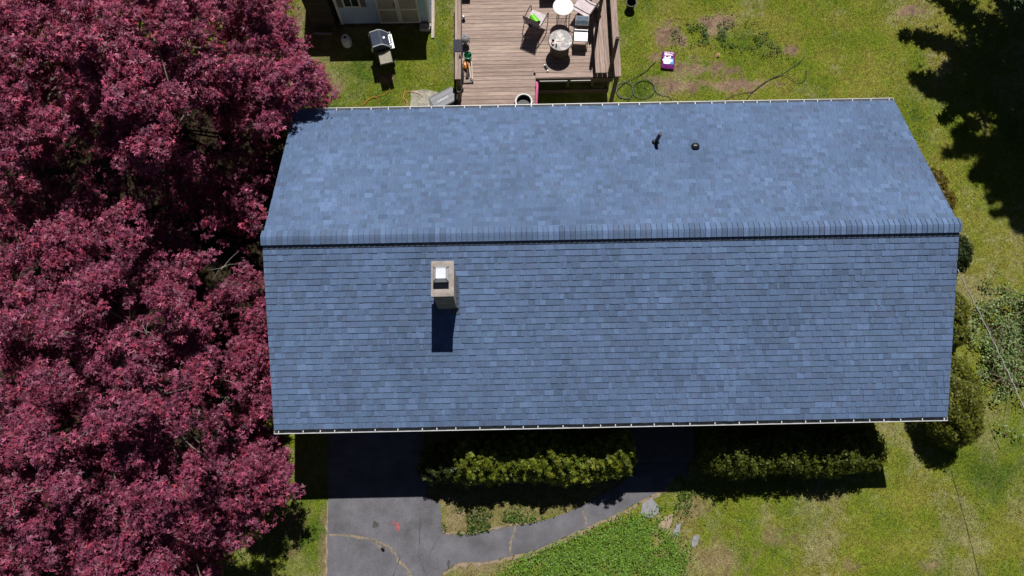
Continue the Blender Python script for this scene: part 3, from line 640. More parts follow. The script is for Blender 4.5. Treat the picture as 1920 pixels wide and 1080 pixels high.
# drum table with stone top
p = at(1051, 75, DZ+.6); t = thing('drum_table', (p[0], p[1], DZ), 'round drum table with a crazy-paved stone top and dark slatted sides', 'table')
for k in range(26):
    a = 2*PI*k/26; b = MB(); r0, r1 = .285, .31
    b.add([((r if q else r)*math.cos(a+da), r*math.sin(a+da), zz) for zz in (0, .56) for r, da, q in ((r0-.01, -.115, 0), (r0, -.115, 0), (r0, .115, 0), (r0-.01, .115, 0))], [(1, 2, 6, 5), (0, 1, 5, 4), (2, 3, 7, 6), (0, 4, 7, 3), (4, 5, 6, 7), (0, 3, 2, 1)])
    b.build('stave', m_dw, t, world=False)
b = MB(); b.lathe((0, 0, .56), [(.345, 0), (.36, .01), (.36, .03), (.345, .038), (.0, .038)], 36)
def stone_top():
    m = bpy.data.materials.new('crazy_paving'); m.use_nodes = True; N = m.node_tree.nodes; L = m.node_tree.links
    bs = N['Principled BSDF']; bs.inputs['Roughness'].default_value = .55
    tc = N.new('ShaderNodeTexCoord'); vo = N.new('ShaderNodeTexVoronoi'); vo.inputs['Scale'].default_value = 10; L.new(tc.outputs['Object'], vo.inputs['Vector'])
    sp = N.new('ShaderNodeSeparateColor'); L.new(vo.outputs['Color'], sp.inputs[0]); cr = N.new('ShaderNodeValToRGB'); cr.color_ramp.interpolation = 'CONSTANT'
    el = cr.color_ramp.elements; el[0].color = (.25, .235, .245, 1); el[1].position = .35; el[1].color = (.38, .35, .34, 1)
    for ps, c in ((.55, (.52, .42, .40)), (.7, (.24, .235, .26)), (.85, (.62, .60, .54))): e = el.new(ps); e.color = (*c, 1)
    L.new(sp.outputs[0], cr.inputs[0]); v2 = N.new('ShaderNodeTexVoronoi'); v2.feature = 'DISTANCE_TO_EDGE'; v2.inputs['Scale'].default_value = 10; L.new(tc.outputs['Object'], v2.inputs['Vector'])
    mr = N.new('ShaderNodeMapRange'); mr.inputs[1].default_value = .02; mr.inputs[2].default_value = .05; L.new(v2.outputs['Distance'], mr.inputs[0])
    mx = N.new('ShaderNodeMix'); mx.data_type = 'RGBA'; mx.inputs[6].default_value = (.36, .34, .32, 1); L.new(mr.outputs[0], mx.inputs[0]); L.new(cr.outputs[0], mx.inputs[7]); L.new(mx.outputs[2], bs.inputs['Base Color'])
    return m
b.build('stone_top', stone_top(), t, world=False); TZ = DZ+.598
b = MB(); b.tube([(.355*math.cos(a), .355*math.sin(a), .585) for a in np.linspace(0, 2*PI, 37)], .014, 6); b.build('rim', m_dw, t, world=False)
p = at(1037, 76, TZ+.1); t = thing('cup', (p[0], p[1], TZ), 'dark red cup standing on the stone topped drum table', 'cup')
b = MB(); b.lathe((0, 0, 0), [(.032, 0), (.046, .11), (.041, .11), (.03, .02)], 16); b.build('cup_wall', mat('red_plastic', (.22, .02, .02), rough=.4), t, world=False, smooth=True)
b = MB(); b.lathe((0, 0, .018), [(.029, 0), (.029, .003)], 12); b.build('cup_base', mat('red_plastic'), t, world=False)
p = at(1037, 83, TZ); b = MB(); b.lathe((p[0], p[1], TZ), [(.0, 0), (.035, 0), (.035, .06), (.03, .075), (.02, .08)], 14); tag(b.build('candle', mat('white_wax', (.78, .72, .70), rough=.5)), 'small white candle beside the red cup', 'candle')
p = at(1043, 86, TZ); t = thing('bottle', (p[0], p[1], TZ), 'small amber bottle on the stone topped drum table', 'bottle')
b = MB(); b.lathe((0, 0, 0), [(.022, 0), (.024, .09), (.010, .12), (.010, .14)], 12); b.build('bottle_body', mat('amber_glass', (.12, .06, .02), rough=.2), t, world=False, smooth=True)
b = MB(); b.lathe((0, 0, .141), [(.012, 0), (.012, .02)], 10); b.build('bottle_cap', m_white, t, world=False)
p0, p1 = at(1043, 77, TZ+.01), at(1055, 76.5, TZ+.01); b = MB(); b.tube([p0, p1], .008, 6); tag(b.build('marker_pen', m_white), 'thin white pen lying on the stone topped table', 'pen')
# black and white bottle on the border boards
p = at(1024, 128, DZ); t = thing('spray_bottle', (p[0], p[1], DZ+.04), 'black and white spray bottle lying on the deck edge', 'bottle', rz=math.radians(-62))
b = MB(); b.tube([(-.07, 0, 0), (.05, 0, 0), (.07, 0, 0)], [.036, .036, .018], 12); b.build('bottle_body', m_blk, t, world=False); b = MB(); b.tube([(.071, 0, 0), (.14, 0, 0)], [.016, .014], 8); b.box(.10, .125, -.045, .0, -.01, .01); b.build('nozzle', m_white, t, world=False)
b = MB(); b.tube([(-.071, 0, 0), (-.11, 0, 0)], [.037, .03], 12); b.build('bottle_cap', m_white, t, world=False)
# black barrel planter with white rim by the eave
p = at(982, 190, DZ+.55); t = thing('barrel_bin', (p[0], p[1], DZ), 'round black bin with a white rim standing by the roof edge', 'bin')
b = MB(); b.lathe((0, 0, 0), [(.20, 0), (.27, .18), (.28, .35), (.25, .53), (.20, .53), (.20, .40)], 28); b.build('bin_body', m_blk, t, world=False, smooth=True)
b = MB(); b.tube([(.232*math.cos(a), .232*math.sin(a), .545) for a in np.linspace(0, 2*PI, 37)], .024, 8); b.build('rim', m_white, t, world=False, smooth=True)
# pink pool noodle at the deck corner
p0, p1, p2, p3 = at(1005, 205, .95), at(1006, 180, 1.1), at(1007, 162, 1.15), at(1006, 155, 1.1)
b = MB(); b.tube(smooth_path([p0, p1, p2, p3], 5), .042, 10); tag(b.build('pool_noodle', mat('pink_foam', (.62, .13, .30), rough=.7, var=.1), smooth=True), 'pink foam pool noodle leaning at the inner corner of the deck', 'pool noodle')
# left-rail clutter
p = at(872, 72, DZ+.3); t = thing('kettle_barbecue', (p[0], p[1], DZ), 'small grey domed kettle barbecue beside the left deck rail', 'barbecue')
m_gry = mat('grey_enamel', (.27, .27, .28), rough=.4, var=.15)
b = MB(); b.lathe((0, 0, .28), [(.13, -.06), (.14, .0), (.135, .03), (.11, .085), (.06, .12), (.0, .13)], 22); b.build('lid', m_gry, t, world=False, smooth=True)
b = MB(); b.lathe((0, 0, .28), [(.05, -.17), (.10, -.13), (.13, -.061)], 22); b.build('bowl', m_blk, t, world=False, smooth=True)
for k in range(3):
    a = 2*PI*k/3+.5; b = MB(); b.tube([(.10*math.cos(a), .10*math.sin(a), .2), (.14*math.cos(a), .14*math.sin(a), 0)], .008, 5); b.build('leg', m_blk, t, world=False)
b = MB(); b.tube([(-.03, 0, .40), (-.03, 0, .43), (.03, 0, .43), (.03, 0, .40)], .007, 5); b.build('handle', m_blk, t, world=False)
p = at(869, 31, DZ+.15); t = thing('lantern', (p[0], p[1], DZ), 'small white capped lantern by the left deck rail', 'lantern')
b = MB(); b.lathe((0, 0, 0), [(.06, 0), (.06, .02)], 12); b.lathe((0, 0, .13), [(.06, 0), (.03, .03)], 12); b.build('lantern_case', m_gry, t, world=False)
b = MB(); b.lathe((0, 0, .021), [(.045, 0), (.045, .108)], 10); b.build('lantern_glass', m_glass, t, world=False); b = MB(); b.lathe((0, 0, .161), [(.028, 0), (.028, .012)], 10); b.build('lantern_cap', m_white, t, world=False)
p = at(877, 103, DZ+.25); t = thing('green_bucket', (p[0], p[1], DZ), 'sea green bucket holding a scoop beside the left deck rail', 'bucket')
m_sea = mat('sea_green_plastic', (.03, .30, .16), rough=.4, var=.1)
b = MB(); b.lathe((0, 0, 0), [(.10, 0), (.125, .25), (.118, .25), (.096, .06), (.0, .06)], 20); b.build('bucket_body', m_sea, t, world=False, smooth=True)
b = MB(); b.tube([(-.12, .0, .24), (-.08, .06, .30), (0, .08, .32), (.08, .06, .30), (.12, 0, .24)], .006, 5); b.build('handle', m_blk, t, world=False)
b = MB(); b.tube([(-.05, -.04, .10), (.05, .04, .27)], [.02, .03], 8); b.build('scoop', mat('sea_green_plastic'), t, world=False)
p = at(874, 121, DZ+.12); t = thing('leaf_blower', (p[0], p[1], DZ), 'orange and black garden power tool lying by the left deck rail', 'power tool')
b = MB(); b.lathe((0, 0, .0), [(.07, 0), (.09, .06), (.085, .13), (.05, .17), (.0, .17)], 16, sy=1.5); b.build('motor_housing', mat('orange_plastic', (.65, .20, .01), rough=.35, var=.08), t, world=False, smooth=True)
b = MB(); b.tube([(.03, -.10, .06), (.05, -.25, .07), (.02, -.42, .05)], [.045, .04, .05], 10); b.build('barrel_tube', m_blk, t, world=False)
b = MB(); b.tube([(0, .08, .15), (.02, .03, .22), (.04, -.06, .21), (.04, -.11, .14)], .016, 7); b.build('handle', m_blk, t, world=False)
for k, (a, bb_, lab) in enumerate((((879, 117), (883, 147), 'pale wooden stake, left of the two beside the green bucket'), ((884, 115), (886, 149), 'pale wooden stake, right of the two beside the green bucket'))):
    P0, P1 = at(*a, DZ+.1), at(*bb_, DZ+.06); t = thing('garden_stake', P1, lab, 'stake', 'stakes by the deck rail')
    b = MB(); b.tube([P1, P0], .028, 4); b.build('shaft', mat('pale_wood', (.52, .40, .32), var=.15, scale=9), t); b = MB(); b.tube([P1+(P1-P0)*.002, P1+(P1-P0)*.14], .032, 4); b.build('end_cap', m_blk, t)
# navy cloth over the rail and a dark canopy standing in for rail shade
p = at(858, 86, RZ); t = thing('draped_towel', (p[0], p[1], RZ), 'dark navy cloth draped over the left deck rail', 'towel')
vs = []; fs = []; PR = [(-.13, -.38), (-.125, -.15), (-.115, .01), (-.06, .022), (.0, .02), (.06, .024), (.115, .012), (.125, -.2), (.13, -.45)]
for i in range(9):
    for (xx, zz) in PR: vs.append((xx+.008*math.sin(i*2.1+zz*9), -.2+.4*i/8, zz+.006*math.sin(i*1.7+xx*30)))
for i in range(8):
    for k in range(len(PR)-1): fs.append((i*9+k, i*9+k+1, i*9+k+10, i*9+k+9))
b = MB(); b.add(vs, fs); b.build('cloth_fold', mat('navy_cloth', (.035, .038, .055), rough=.9, var=.2, scale=20), t, world=False, smooth=True)
p0, p1 = at(866, 160, DZ+.2), at(862, 104, RZ+.05)
t = thing('shade_strip', p0, 'charcoal parasol leaning along the left deck rail', 'strip')
b = MB(); P = [p0+(p1-p0)*k/10 for k in range(11)]; b.tube(P, [.03, .06, .075, .085, .085, .08, .07, .06, .05, .035, .02], 9); b.build('strip_body', mat('charcoal_strip', (.055, .055, .06), rough=.9, var=.35, scale=16), t)
b = MB(); b.tube([p0-(p1-p0)*.12, p0], .018, 7); b.tube([p1, p1+(p1-p0)*.06], .016, 7); b.build('pole', m_gry, t)
p = at(877, 153, DZ+.02); b = MB(); b.box(p[0]-.14, p[0]+.14, p[1]-.05, p[1]+.05, DZ+.005, DZ+.05, rz=.05); tag(b.build('timber_offcut', wood('offcut', (.27, .22, .18))), 'short grey timber offcut on the deck below the garden tools', 'offcut')
# objects standing just above the frame, seen by their shadow on the deck
p = at(1036, 12, DZ); t = thing('planter_box', (p[0], p[1]+.35, DZ), 'dark planter box at the top edge of the deck behind the round white table', 'planter')
b = MB(); b.box(-.32, .32, -.0, .40, 0, .72); b.build('box_body', m_dw, t, world=False); b = MB(); b.box(-.34, .34, -.02, .42, .721, .75); b.build('box_lid', m_dw, t, world=False)
p = at(874, 6, DZ); t = thing('storage_bin', (p[0]+.03, p[1]+.22, DZ), 'black storage bin against the left rail at the top frame edge', 'bin')
b = MB(); b.box(-.12, .12, 0, .4, 0, .45); b.build('bin_body', m_blk, t, world=False); b = MB(); b.box(-.13, .13, -.01, .41, .451, .48); b.build('bin_lid', m_blk, t, world=False)

# ------------------------------------------------------------------ storage box with lettering, slab, cords
cs = np.array(at(832, 184, .62)); t = thing('deck_box', (cs[0], cs[1], 0), 'dark grey plastic storage box with white lettering beside the deck', 'storage box', rz=math.radians(29))
m_dbox = mat('grey_resin', (.135, .14, .17), rough=.5, var=.12, scale=8, bump=.15); m_dboxd = mat('dark_resin', (.03, .032, .038), rough=.5, var=.1)
BW, BD = .42, .25
b = MB(); b.box(-BW+.02, BW-.02, -BD+.02, BD-.02, 0, .57); b.build('box_body', m_dboxd, t, world=False)
b = MB(); b.prism([(-BW, -BD+.05), (-BW+.04, -BD), (BW-.04, -BD), (BW, -BD+.05), (BW+.03, 0), (BW, BD-.05), (BW-.04, BD), (-BW+.04, BD), (-BW, BD-.05), (-BW-.03, 0)], .571, .60); lid = b.build('lid', m_dboxd, t, world=False)
for k in range(3):
    y0 = -BD+.02+k*.145; b = MB(); b.box(-BW+.03, BW-.03, y0, y0+.138, .601, .622); b.build('lid_plank', m_dbox, lid, world=False)
fc = bpy.data.curves.new('lettering', 'FONT'); fc.body = 'SUNCAST'; fc.size = .085; fc.align_x = 'CENTER'; fc.align_y = 'CENTER'; fc.extrude = .002
tmp = bpy.data.objects.new('lettering_curve', fc); COL.objects.link(tmp); bpy.context.view_layer.update()
lme = bpy.data.meshes.new_from_object(tmp.evaluated_get(bpy.context.evaluated_depsgraph_get())); bpy.data.objects.remove(tmp); lme.materials.clear(); lme.materials.append(mat('white_print', (.8, .8, .8), rough=.5, var=.25, scale=25))
fo = bpy.data.objects.new('lettering', lme); COL.objects.link(fo); fo.location = (-.03, -.02, .6255); fo.parent = lid; OFF[fo] = OFF[lid]
P = [q[:2] for q in px([(768, 207), (772, 169), (800, 168), (820, 172), (826, 195), (822, 215), (770, 215)])]
b = MB(); b.prism(rough_edge(P, .05), -.1, -.004); tag(b.build('paving_slab', mat('mossy_slab', (.33, .31, .26), rough=.95, var=.35, scale=5, bump=.6, fine=(30, .25))), 'worn mossy paving slab in the grass by the back eave', 'paving slab')
for k, (a, bb_) in enumerate((((786, 213), (819, 190)), ((795, 214), (823, 196)))):
    P0, P1 = at(*a, .03), at(*bb_, .03); b = MB(); d = (P1-P0); d /= np.linalg.norm(d); nn = np.array([-d[1], d[0], 0])*.065
    b.prism([tuple((P0+nn)[:2]), tuple((P0-nn)[:2]), tuple((P1-nn)[:2]), tuple((P1+nn)[:2])], .0, .03)
    tag(b.build('plank', wood('tan_plank', (.42, .31, .24))), ('tan timber plank on the slab, nearer the shed', 'tan timber plank on the slab, nearer the deck')[k], 'plank', 'planks under the storage box')
m_or = mat('orange_cord', (.50, .20, .04), rough=.5, var=.1)
for pl, lab in (([(724, 150), (729, 158), (730, 168), (722, 176), (710, 180), (695, 184), (686, 192), (680, 198), (688, 188), (700, 182), (708, 185), (711, 195), (710, 215)], 'long orange extension cord looping over the grass left of the slab'),
                ([(770, 172), (760, 170), (756, 182), (758, 195), (762, 215), (764, 195), (757, 182), (763, 172), (785, 175), (792, 182)], 'tangled orange extension cord at the edge of the paving slab'),
                ([(600, 114), (594, 118), (588, 124)], 'short end of orange cord in the grass below the lean-to')):
    b = MB(); b.tube(smooth_path(px(pl, .02), 5), .008, 5); tag(b.build('extension_cord', m_or), lab, 'extension cord', 'orange extension cords')
m_hose = mat('black_hose', (.045, .055, .04), rough=.5, var=.1)
HOSE = [([(1230, 115), (1222, 122), (1212, 132), (1195, 143), (1176, 152), (1165, 160), (1157, 172), (1166, 182), (1180, 183), (1187, 174), (1186, 162), (1176, 154), (1162, 156), (1156, 168), (1160, 180), (1170, 184), (1182, 184), (1176, 190), (1170, 200)], 'black garden hose lying in loose loops beside the deck'),
        ([(1187, 160), (1200, 151), (1214, 150), (1225, 158), (1227, 170), (1220, 180), (1206, 184), (1192, 180), (1186, 168), (1192, 156), (1210, 149), (1224, 156), (1230, 171), (1240, 177), (1252, 179), (1260, 186), (1260, 196)], 'black garden hose coil with its tail running to the back gutter'),
        ([(1352, 192), (1372, 180), (1392, 174), (1412, 171), (1430, 158), (1448, 146), (1466, 139), (1482, 128), (1497, 118), (1508, 106), (1512, 96)], 'long dark hose running straight up the lawn from the back gutter'),
        ([(1398, 188), (1410, 174), (1425, 160), (1445, 148), (1468, 141), (1480, 145), (1492, 153), (1503, 154), (1511, 147), (1512, 130)], 'thin dark hose curling away on the lawn right of the long one')]
for i, (pl, lab) in enumerate(HOSE):
    b = MB(); b.tube(smooth_path(px(pl, .025), 5), .012 if i < 2 else .009, 6); tag(b.build('garden_hose', m_hose), lab, 'hose', 'hoses on the back lawn')
# bag of soil
t = thing('soil_bag', at(1252, 115, 0), 'purple plastic bag of potting soil with blue panel on the grass', 'bag', rz=math.radians(-8)); t.scale = (1.16, 1.1, 1.1)
def pillow(hx, hy, hz, n=10, jit=.012, z0=0):
    vs = []; fs = []
    for sgn in (1, -1):
        for i in range(n+1):
            for k in range(n+1):
                u, v = -1+2*i/n, -1+2*k/n; e = (1-abs(u)**4)*(1-abs(v)**4)
                vs.append((u*hx*(1-.05*abs(v)), v*hy*(1-.06*abs(u)**2), z0+hz*.5+sgn*hz*.5*math.sqrt(max(e, 0))+(random.uniform(-jit, jit) if sgn > 0 and e > .1 else 0)))
    m_ = (n+1)**2
    for s_ in range(2):
        for i in range(n):
            for k in range(n):
                a = s_*m_+i*(n+1)+k; f = (a, a+n+1, a+n+2, a+1); fs.append(f if s_ == 0 else f[::-1])
    return vs, fs
vs, fs = pillow(.185, .28, .13); b = MB(); b.add(vs, fs); bag = b.build('bag_skin', mat('purple_film', (.20, .025, .19), rough=.2, var=.3, scale=9, bump=.3, bscale=14), t, world=False, smooth=True)
def decal(x0, x1, y0, y1, name, m, dz, par, nn=6):
    vs_ = []; fs_ = []
    for i in range(nn+1):
        for k in range(nn+1):
            X = x0+(x1-x0)*i/nn; Y = y0+(y1-y0)*k/nn; e = (1-abs(X/.185)**4)*(1-abs(Y/.28)**4)
            vs_.append((X, Y, .065+.065*math.sqrt(max(e, 0))+dz+random.uniform(-.003, .003)))
    for i in range(nn):
        for k in range(nn): a = i*(nn+1)+k; fs_.append((a, a+nn+1, a+nn+2, a+1))
    b_ = MB(); b_.add(vs_, fs_); return b_.build(name, m, par, world=False, smooth=True)
decal(-.13, .14, -.17, .03, 'blue_panel', mat('blue_print', (.10, .28, .72), rough=.25, var=.4, scale=12), .016, bag)
decal(-.10, .11, -.11, -.02, 'pale_panel', mat('pale_blue_print', (.50, .68, .85), rough=.25, var=.3, scale=18), .022, bag)
decal(-.12, .11, .10, .16, 'pink_panel', mat('pink_print', (.72, .48, .72), rough=.25, var=.4, scale=14), .016, bag)
for (xa, xb) in ((-.13, -.05), (-.03, .03), (.05, .13)): decal(xa, xb, .185, .215, 'white_print', mat('white_film', (.75, .68, .78), rough=.3, var=.2), .016, bag, 3)
p = at(1346, 103, .03); b = MB(); b.add([(p[0]-.06, p[1]-.07, .02), (p[0]+.05, p[1]-.05, .03), (p[0]+.07, p[1]+.06, .05), (p[0]-.03, p[1]+.05, .06), (p[0], p[1], .09)], [(0, 1, 4), (1, 2, 4), (2, 3, 4), (3, 0, 4), (0, 3, 2, 1)])
tag(b.build('clay_shard', mat('terracotta', (.55, .33, .16), var=.15)), 'small orange clay shard lying on the back lawn', 'shard')
# bushy plant shadowing top edge: a small dark pot right of deck
p = at(1184, 4, .3); t = thing('plant_pot', (p[0], p[1], 0), 'round black plant pot on the grass right of the deck', 'pot')
b = MB(); b.lathe((0, 0, 0), [(.12, 0), (.16, .28), (.17, .30), (.15, .30), (.13, .05), (0, .05)], 20); b.build('pot_wall', m_blk, t, world=False, smooth=True)

# ------------------------------------------------------------------ shed, lean-to, grill, gas bottle
m_blue = mat('pale_blue_paint', (.48, .63, .92), rough=.65, var=.10, scale=3, bump=.2); m_tan = mat('tan_door', (.42, .37, .34), rough=.7, var=.12, scale=4)
m_shut = mat('grey_shutter', (.16, .155, .16), rough=.7); m_shroof = mat('shed_shingle', (.10, .10, .11), rough=.95, var=.3, scale=7, bump=.6)
SX0, SX1, SY, SZ = -7.57, -4.72, 8.86, 2.32
shed = thing('garden_shed', ((SX0+SX1)/2, SY, 0), 'pale blue garden shed with tan double doors at the top of the yard', 'shed')
b = MB(); b.ext_x([(SY, .05), (SY+2.6, .05), (SY+2.6, SZ), (SY+1.3, SZ+.75), (SY, SZ)], SX0, SX1); b.build('wall', m_blue, shed)
b = MB(); b.ext_x([(SY-.10, SZ-.02), (SY+1.3, SZ+.80), (SY+2.7, SZ-.02), (SY+2.7, SZ+.05), (SY+1.3, SZ+.88), (SY-.10, SZ+.05)], SX0-.12, SX1+.1); b.build('roof', m_shroof, shed)
for xx in (SX0, SX1-.07):
    b = MB(); b.box(xx-.004, xx+.074, SY-.028, SY-.002, .05, SZ-.06); b.build('corner_trim', m_white, shed)
dl, dr = at(714, 44, .1)[0], at(790, 43, .1)[0]; dm = (dl+dr)/2
for k, (x0, x1) in enumerate(((dl, dm-.006), (dm+.006, dr))):
    b = MB(); b.box(x0, x1, SY-.032, SY-.003, .1, 1.98); d_ = b.build('door', m_tan, shed)
    b = MB()
    for (xa, xb, za, zb) in ((x0, x0+.055, .1, 1.98), (x1-.055, x1, .1, 1.98), (x0+.056, x1-.056, .1, .16), (x0+.056, x1-.056, .77, .84), (x0+.056, x1-.056, 1.91, 1.98)): b.box(xa, xb, SY-.052, SY-.034, za, zb)
    b.build('door_trim', m_white, d_)
    if k == 0: b = MB(); b.box(x1-.10, x1-.07, SY-.085, SY-.053, .98, 1.12); b.build('handle', m_blk, d_)
wl, wr = at(648, 6, .95)[0], at(674, 6, .95)[0]
b = MB(); b.box(wl-.05, wr+.05, SY-.034, SY-.003, .92, 1.75); w_ = b.build('window', m_white, shed)
for k in range(2):
    b = MB(); mid = (wl+wr)/2; b.box((wl, mid+.012)[k], (mid-.012, wr)[k], SY-.040, SY-.036, .98, 1.69); b.build('pane', m_glass, w_)
for xx in (wl-.22, wr+.06):
    b = MB(); b.box(xx, xx+.16, SY-.034, SY-.003, .93, 1.74); b.build('shutter', m_shut, shed)
b = MB(); b.box(SX0-.02, SX1+.02, SY-.04, SY+2.64, -.05, .049); b.build('sill', m_dw, shed)
lean = thing('lean_to', (-8.05, SY, 0), 'dark board-sided lean-to store against the left of the blue shed', 'lean-to')
m_lb = [mat('dark_board_%d' % i, c, rough=.9, var=.3, scale=4, stretch=(1, 6, 6)) for i, c in enumerate(((.07, .058, .05), (.085, .07, .06), (.06, .05, .045)))]
z = 0.
while z < 1.85:
    b = MB(); b.box(-8.50, SX0-.17, SY-.06, SY-.03, z, z+.125); b.build('board', random.choice(m_lb), lean); z += .135
b = MB(); b.box(-8.50, SX0-.17, SY-.029, SY+2.3, -.02, 1.84); b.build('store_body', m_lb[2], lean); b = MB(); b.ext_x([(SY-.12, 1.9), (SY+2.4, 2.0), (SY+2.4, 2.06), (SY-.12, 1.96)], -8.58, SX0-.13); b.build('roof', m_shroof, lean)
b = MB(); q = at(817, 60); b.box(SX1+.02, SX1+.12, SY-.55, SY+2.6, -.05, .03); tag(b.build('edging_board', woody('edging', (.42, .36, .30))), 'pale edging board in the grass along the right of the shed', 'edging')
p = at(797, 47, .2); t = thing('cinder_step', (p[0], p[1], 0), 'grey block step in the shade at the right corner of the shed', 'step')
b = MB(); b.box(-.18, .14, -.1, .1, 0, .14); b.build('block', m_conc, t, world=False); b = MB(); b.box(.145, .19, -.05, .05, 0, .22); b.build('block_end', m_conc, t, world=False)
p = at(802, 40, 0); t = thing('rake', (p[0], p[1], 0), 'dark handled rake leaning on the right end of the shed wall', 'rake')
b = MB(); b.tube([(0, -.05, 0), (-.03, .12, 1.1)], .016, 6); b.build('handle', m_blk, t, world=False); b = MB(); b.box(-.13, .13, -.07, -.04, .0, .04); b.build('rake_head', m_blk, t, world=False)
b = MB(); p = at(605, 62, .05); b.box(p[0]-.3, p[0]+.3, p[1]-.03, p[1]+.03, 0, .05, rz=-.05); tag(b.build('timber_rail', mat('grey_timber', (.28, .27, .26))), 'grey timber rail in the shade in front of the lean-to', 'timber')
# gas bottle
p = at(649, 76, .25); t = thing('gas_bottle', (p[0], p[1], 0), 'white gas bottle standing in the shade of the shed', 'gas bottle')
b = MB(); b.lathe((0, 0, 0), [(.10, 0), (.11, .03), (.15, .06), (.155, .12), (.155, .28), (.14, .34), (.08, .38), (.0, .39)], 22); b.build('tank', mat('gas_white', (.66, .70, .74), rough=.4, var=.15, scale=5), t, world=False, smooth=True)
b = MB(); b.tube([(.09*math.cos(a), .09*math.sin(a), .43) for a in np.linspace(.5, 5.6, 16)], .022, 5); b.build('collar', m_white, t, world=False); b = MB(); b.lathe((0, 0, .391), [(.03, 0), (.03, .06)], 8); b.build('valve', m_blk, t, world=False)
# gas grill
p = at(710, 72, 1.0); t = thing('gas_grill', (p[0]+.01, p[1]-.05, 0), 'black gas grill with chrome trimmed lid between shed and lawn', 'grill', rz=math.radians(13))
m_lid = mat('navy_enamel', (.045, .055, .085), rough=.3, var=.2, scale=6, bump=.1); m_chr = mat('chrome', (.70, .71, .74), rough=.3, metal=.3, var=.1, bump=0); m_shelf = mat('shelf_grey', (.19, .175, .12), rough=.5, var=.2, scale=10)
lp = [(-.26, .84), (-.27, .95), (-.22, 1.08), (.02, 1.13), (.10, 1.10), (.20, 1.0), (.29, .88), (.29, .84)]
b = MB(); b.ext_y(lp, -.24, .24); lid = b.build('lid', m_lid, t, world=False)
for ya, yb in ((-.275, -.241), (.241, .275)):
    b = MB(); b.tube([(x_*1.02, (ya+yb)/2, z_+.005) for x_, z_ in lp], .017, 6); b.build('chrome_trim', m_chr, lid, world=False)
b = MB(); b.tube([(.30, -.19, .97), (.36, -.19, 1.0), (.36, .19, 1.0), (.30, .19, .97)], .016, 7); b.build('handle', m_chr, lid, world=False)
b = MB(); b.lathe((.155, .0, 1.06), [(.035, 0), (.035, .012), (0, .014)], 12); b.build('thermometer', m_chr, lid, world=False)
b = MB(); b.box(-.25, .28, -.27, .27, .30, .84); b.build('firebox', m_blk, t, world=False)
b = MB(); b.box(.281, .40, -.25, .25, .78, .80); b.box(.285, .34, -.17, .17, .801, .86); b.build('control_panel', m_chr, t, world=False)
b = MB(); b.box(-.12, .24, -.72, -.30, .80, .825); b.build('side_shelf', m_shelf, t, world=False); b = MB(); b.box(-.135, .255, -.735, -.285, .78, .799); b.build('shelf_frame', m_blk, t, world=False)
b = MB(); b.box(-.22, .25, -.24, .24, .12, .30); b.build('cabinet', m_blk, t, world=False)
for sx in (-.22, .24):
    for sy in (-.24, .24):
        b = MB(); b.tube([(sx, sy, 0), (sx, sy, .32)], .018, 6); b.build('leg', m_blk, t, world=False)
for sx in (-.24, .27):
    b = MB(); b.tube([(sx-.02, -.27, .07), (sx+.02, -.27, .07)], .07, 12); b.build('wheel', m_blk, t, world=False)

# ------------------------------------------------------------------ maples
m_bark = mat('grey_bark', (.16, .13, .11), rough=.9, var=.3, scale=9, bump=.6)
m_twig = mat('pale_twig', (.27, .235, .20), rough=.8, var=.2)
m_maple = mat('maple_leaf', attr=True, rough=.5, var=0, bump=0, trans=.12, tcol=(1.5, .55, .6), spec=.35)
def sample_pads(poly, holes, n, mind, thin=()):
    P = np.array(poly); lo, hi = P.min(0), P.max(0); out = []
    for _ in range(n*40):
        q = rng.uniform(lo, hi)
        if not all(inpoly(q[0]+dx, q[1]+dy, poly) for dx, dy in ((0, 0), (20, 0), (0, 20), (0, -14))): continue
        if any(inpoly(q[0], q[1], h) for h in thin) and rng.random() < .8: continue
        if any((q[0]-o[0])**2+(q[1]-o[1])**2 < mind**2 for o in out): continue
        out.append(q)
        if len(out) >= n: break
    return out
def foliage(pads, dens, lsize, base, shape, flat=.5, tint=.18, spray=.10, up=1., per_spray=7, nspread=.55):
    Cs = []; Ns = []; Ss = []; Cc = []
    for (c, R, k) in pads:
        n = int(dens*R*R*k)
        if n < 3: continue
        ns = max(2, n//per_spray)
        a = rng.uniform(0, 2*PI, ns); rr = R*np.sqrt(rng.random(ns)); lob = 1+.28*np.sin(3*a+rng.uniform(0, 6))+.16*np.sin(7*a+rng.uniform(0, 6)); rr = rr*lob
        sx, sy = rr*np.cos(a), rr*np.sin(a); sz = R*flat*(1-(rr/R)**2)+rng.normal(0, .10*R+.03, ns)
        hue = rng.normal(0, 1, ns)
        i = rng.integers(0, ns, n)
        pos = np.stack([sx[i], sy[i], sz[i]], -1)+rng.normal(0, spray, (n, 3))*[1, 1, .55]+c
        nr = np.stack([sx[i]/R*.7, sy[i]/R*.7, np.full(n, up)], -1)+rng.normal(0, nspread, (n, 3))
        Cs.append(pos); Ns.append(nr); Ss.append(lsize*rng.uniform(.7, 1.25, n))
        padhue = rng.normal(0, .6); v = np.exp(rng.normal(0, tint, n)+.12*hue[i]); h = np.clip(hue[i]*.5+padhue*.6+rng.normal(0, .5, n), -2, 2)
        col = base(h)*v[:, None]; Cc.append(col)
    return np.concatenate(Cs), np.concatenate(Ns), np.concatenate(Ss), np.clip(np.concatenate(Cc), .002, 1)
def maple_col(h):
    a = np.array([.315, .066, .138]); r = np.array([.40, .048, .088]); p = np.array([.300, .098, .180])
    t = h[:, None]/2
    return a+(r-a)*np.clip(t, 0, 1)+(p-a)*np.clip(-t, 0, 1)
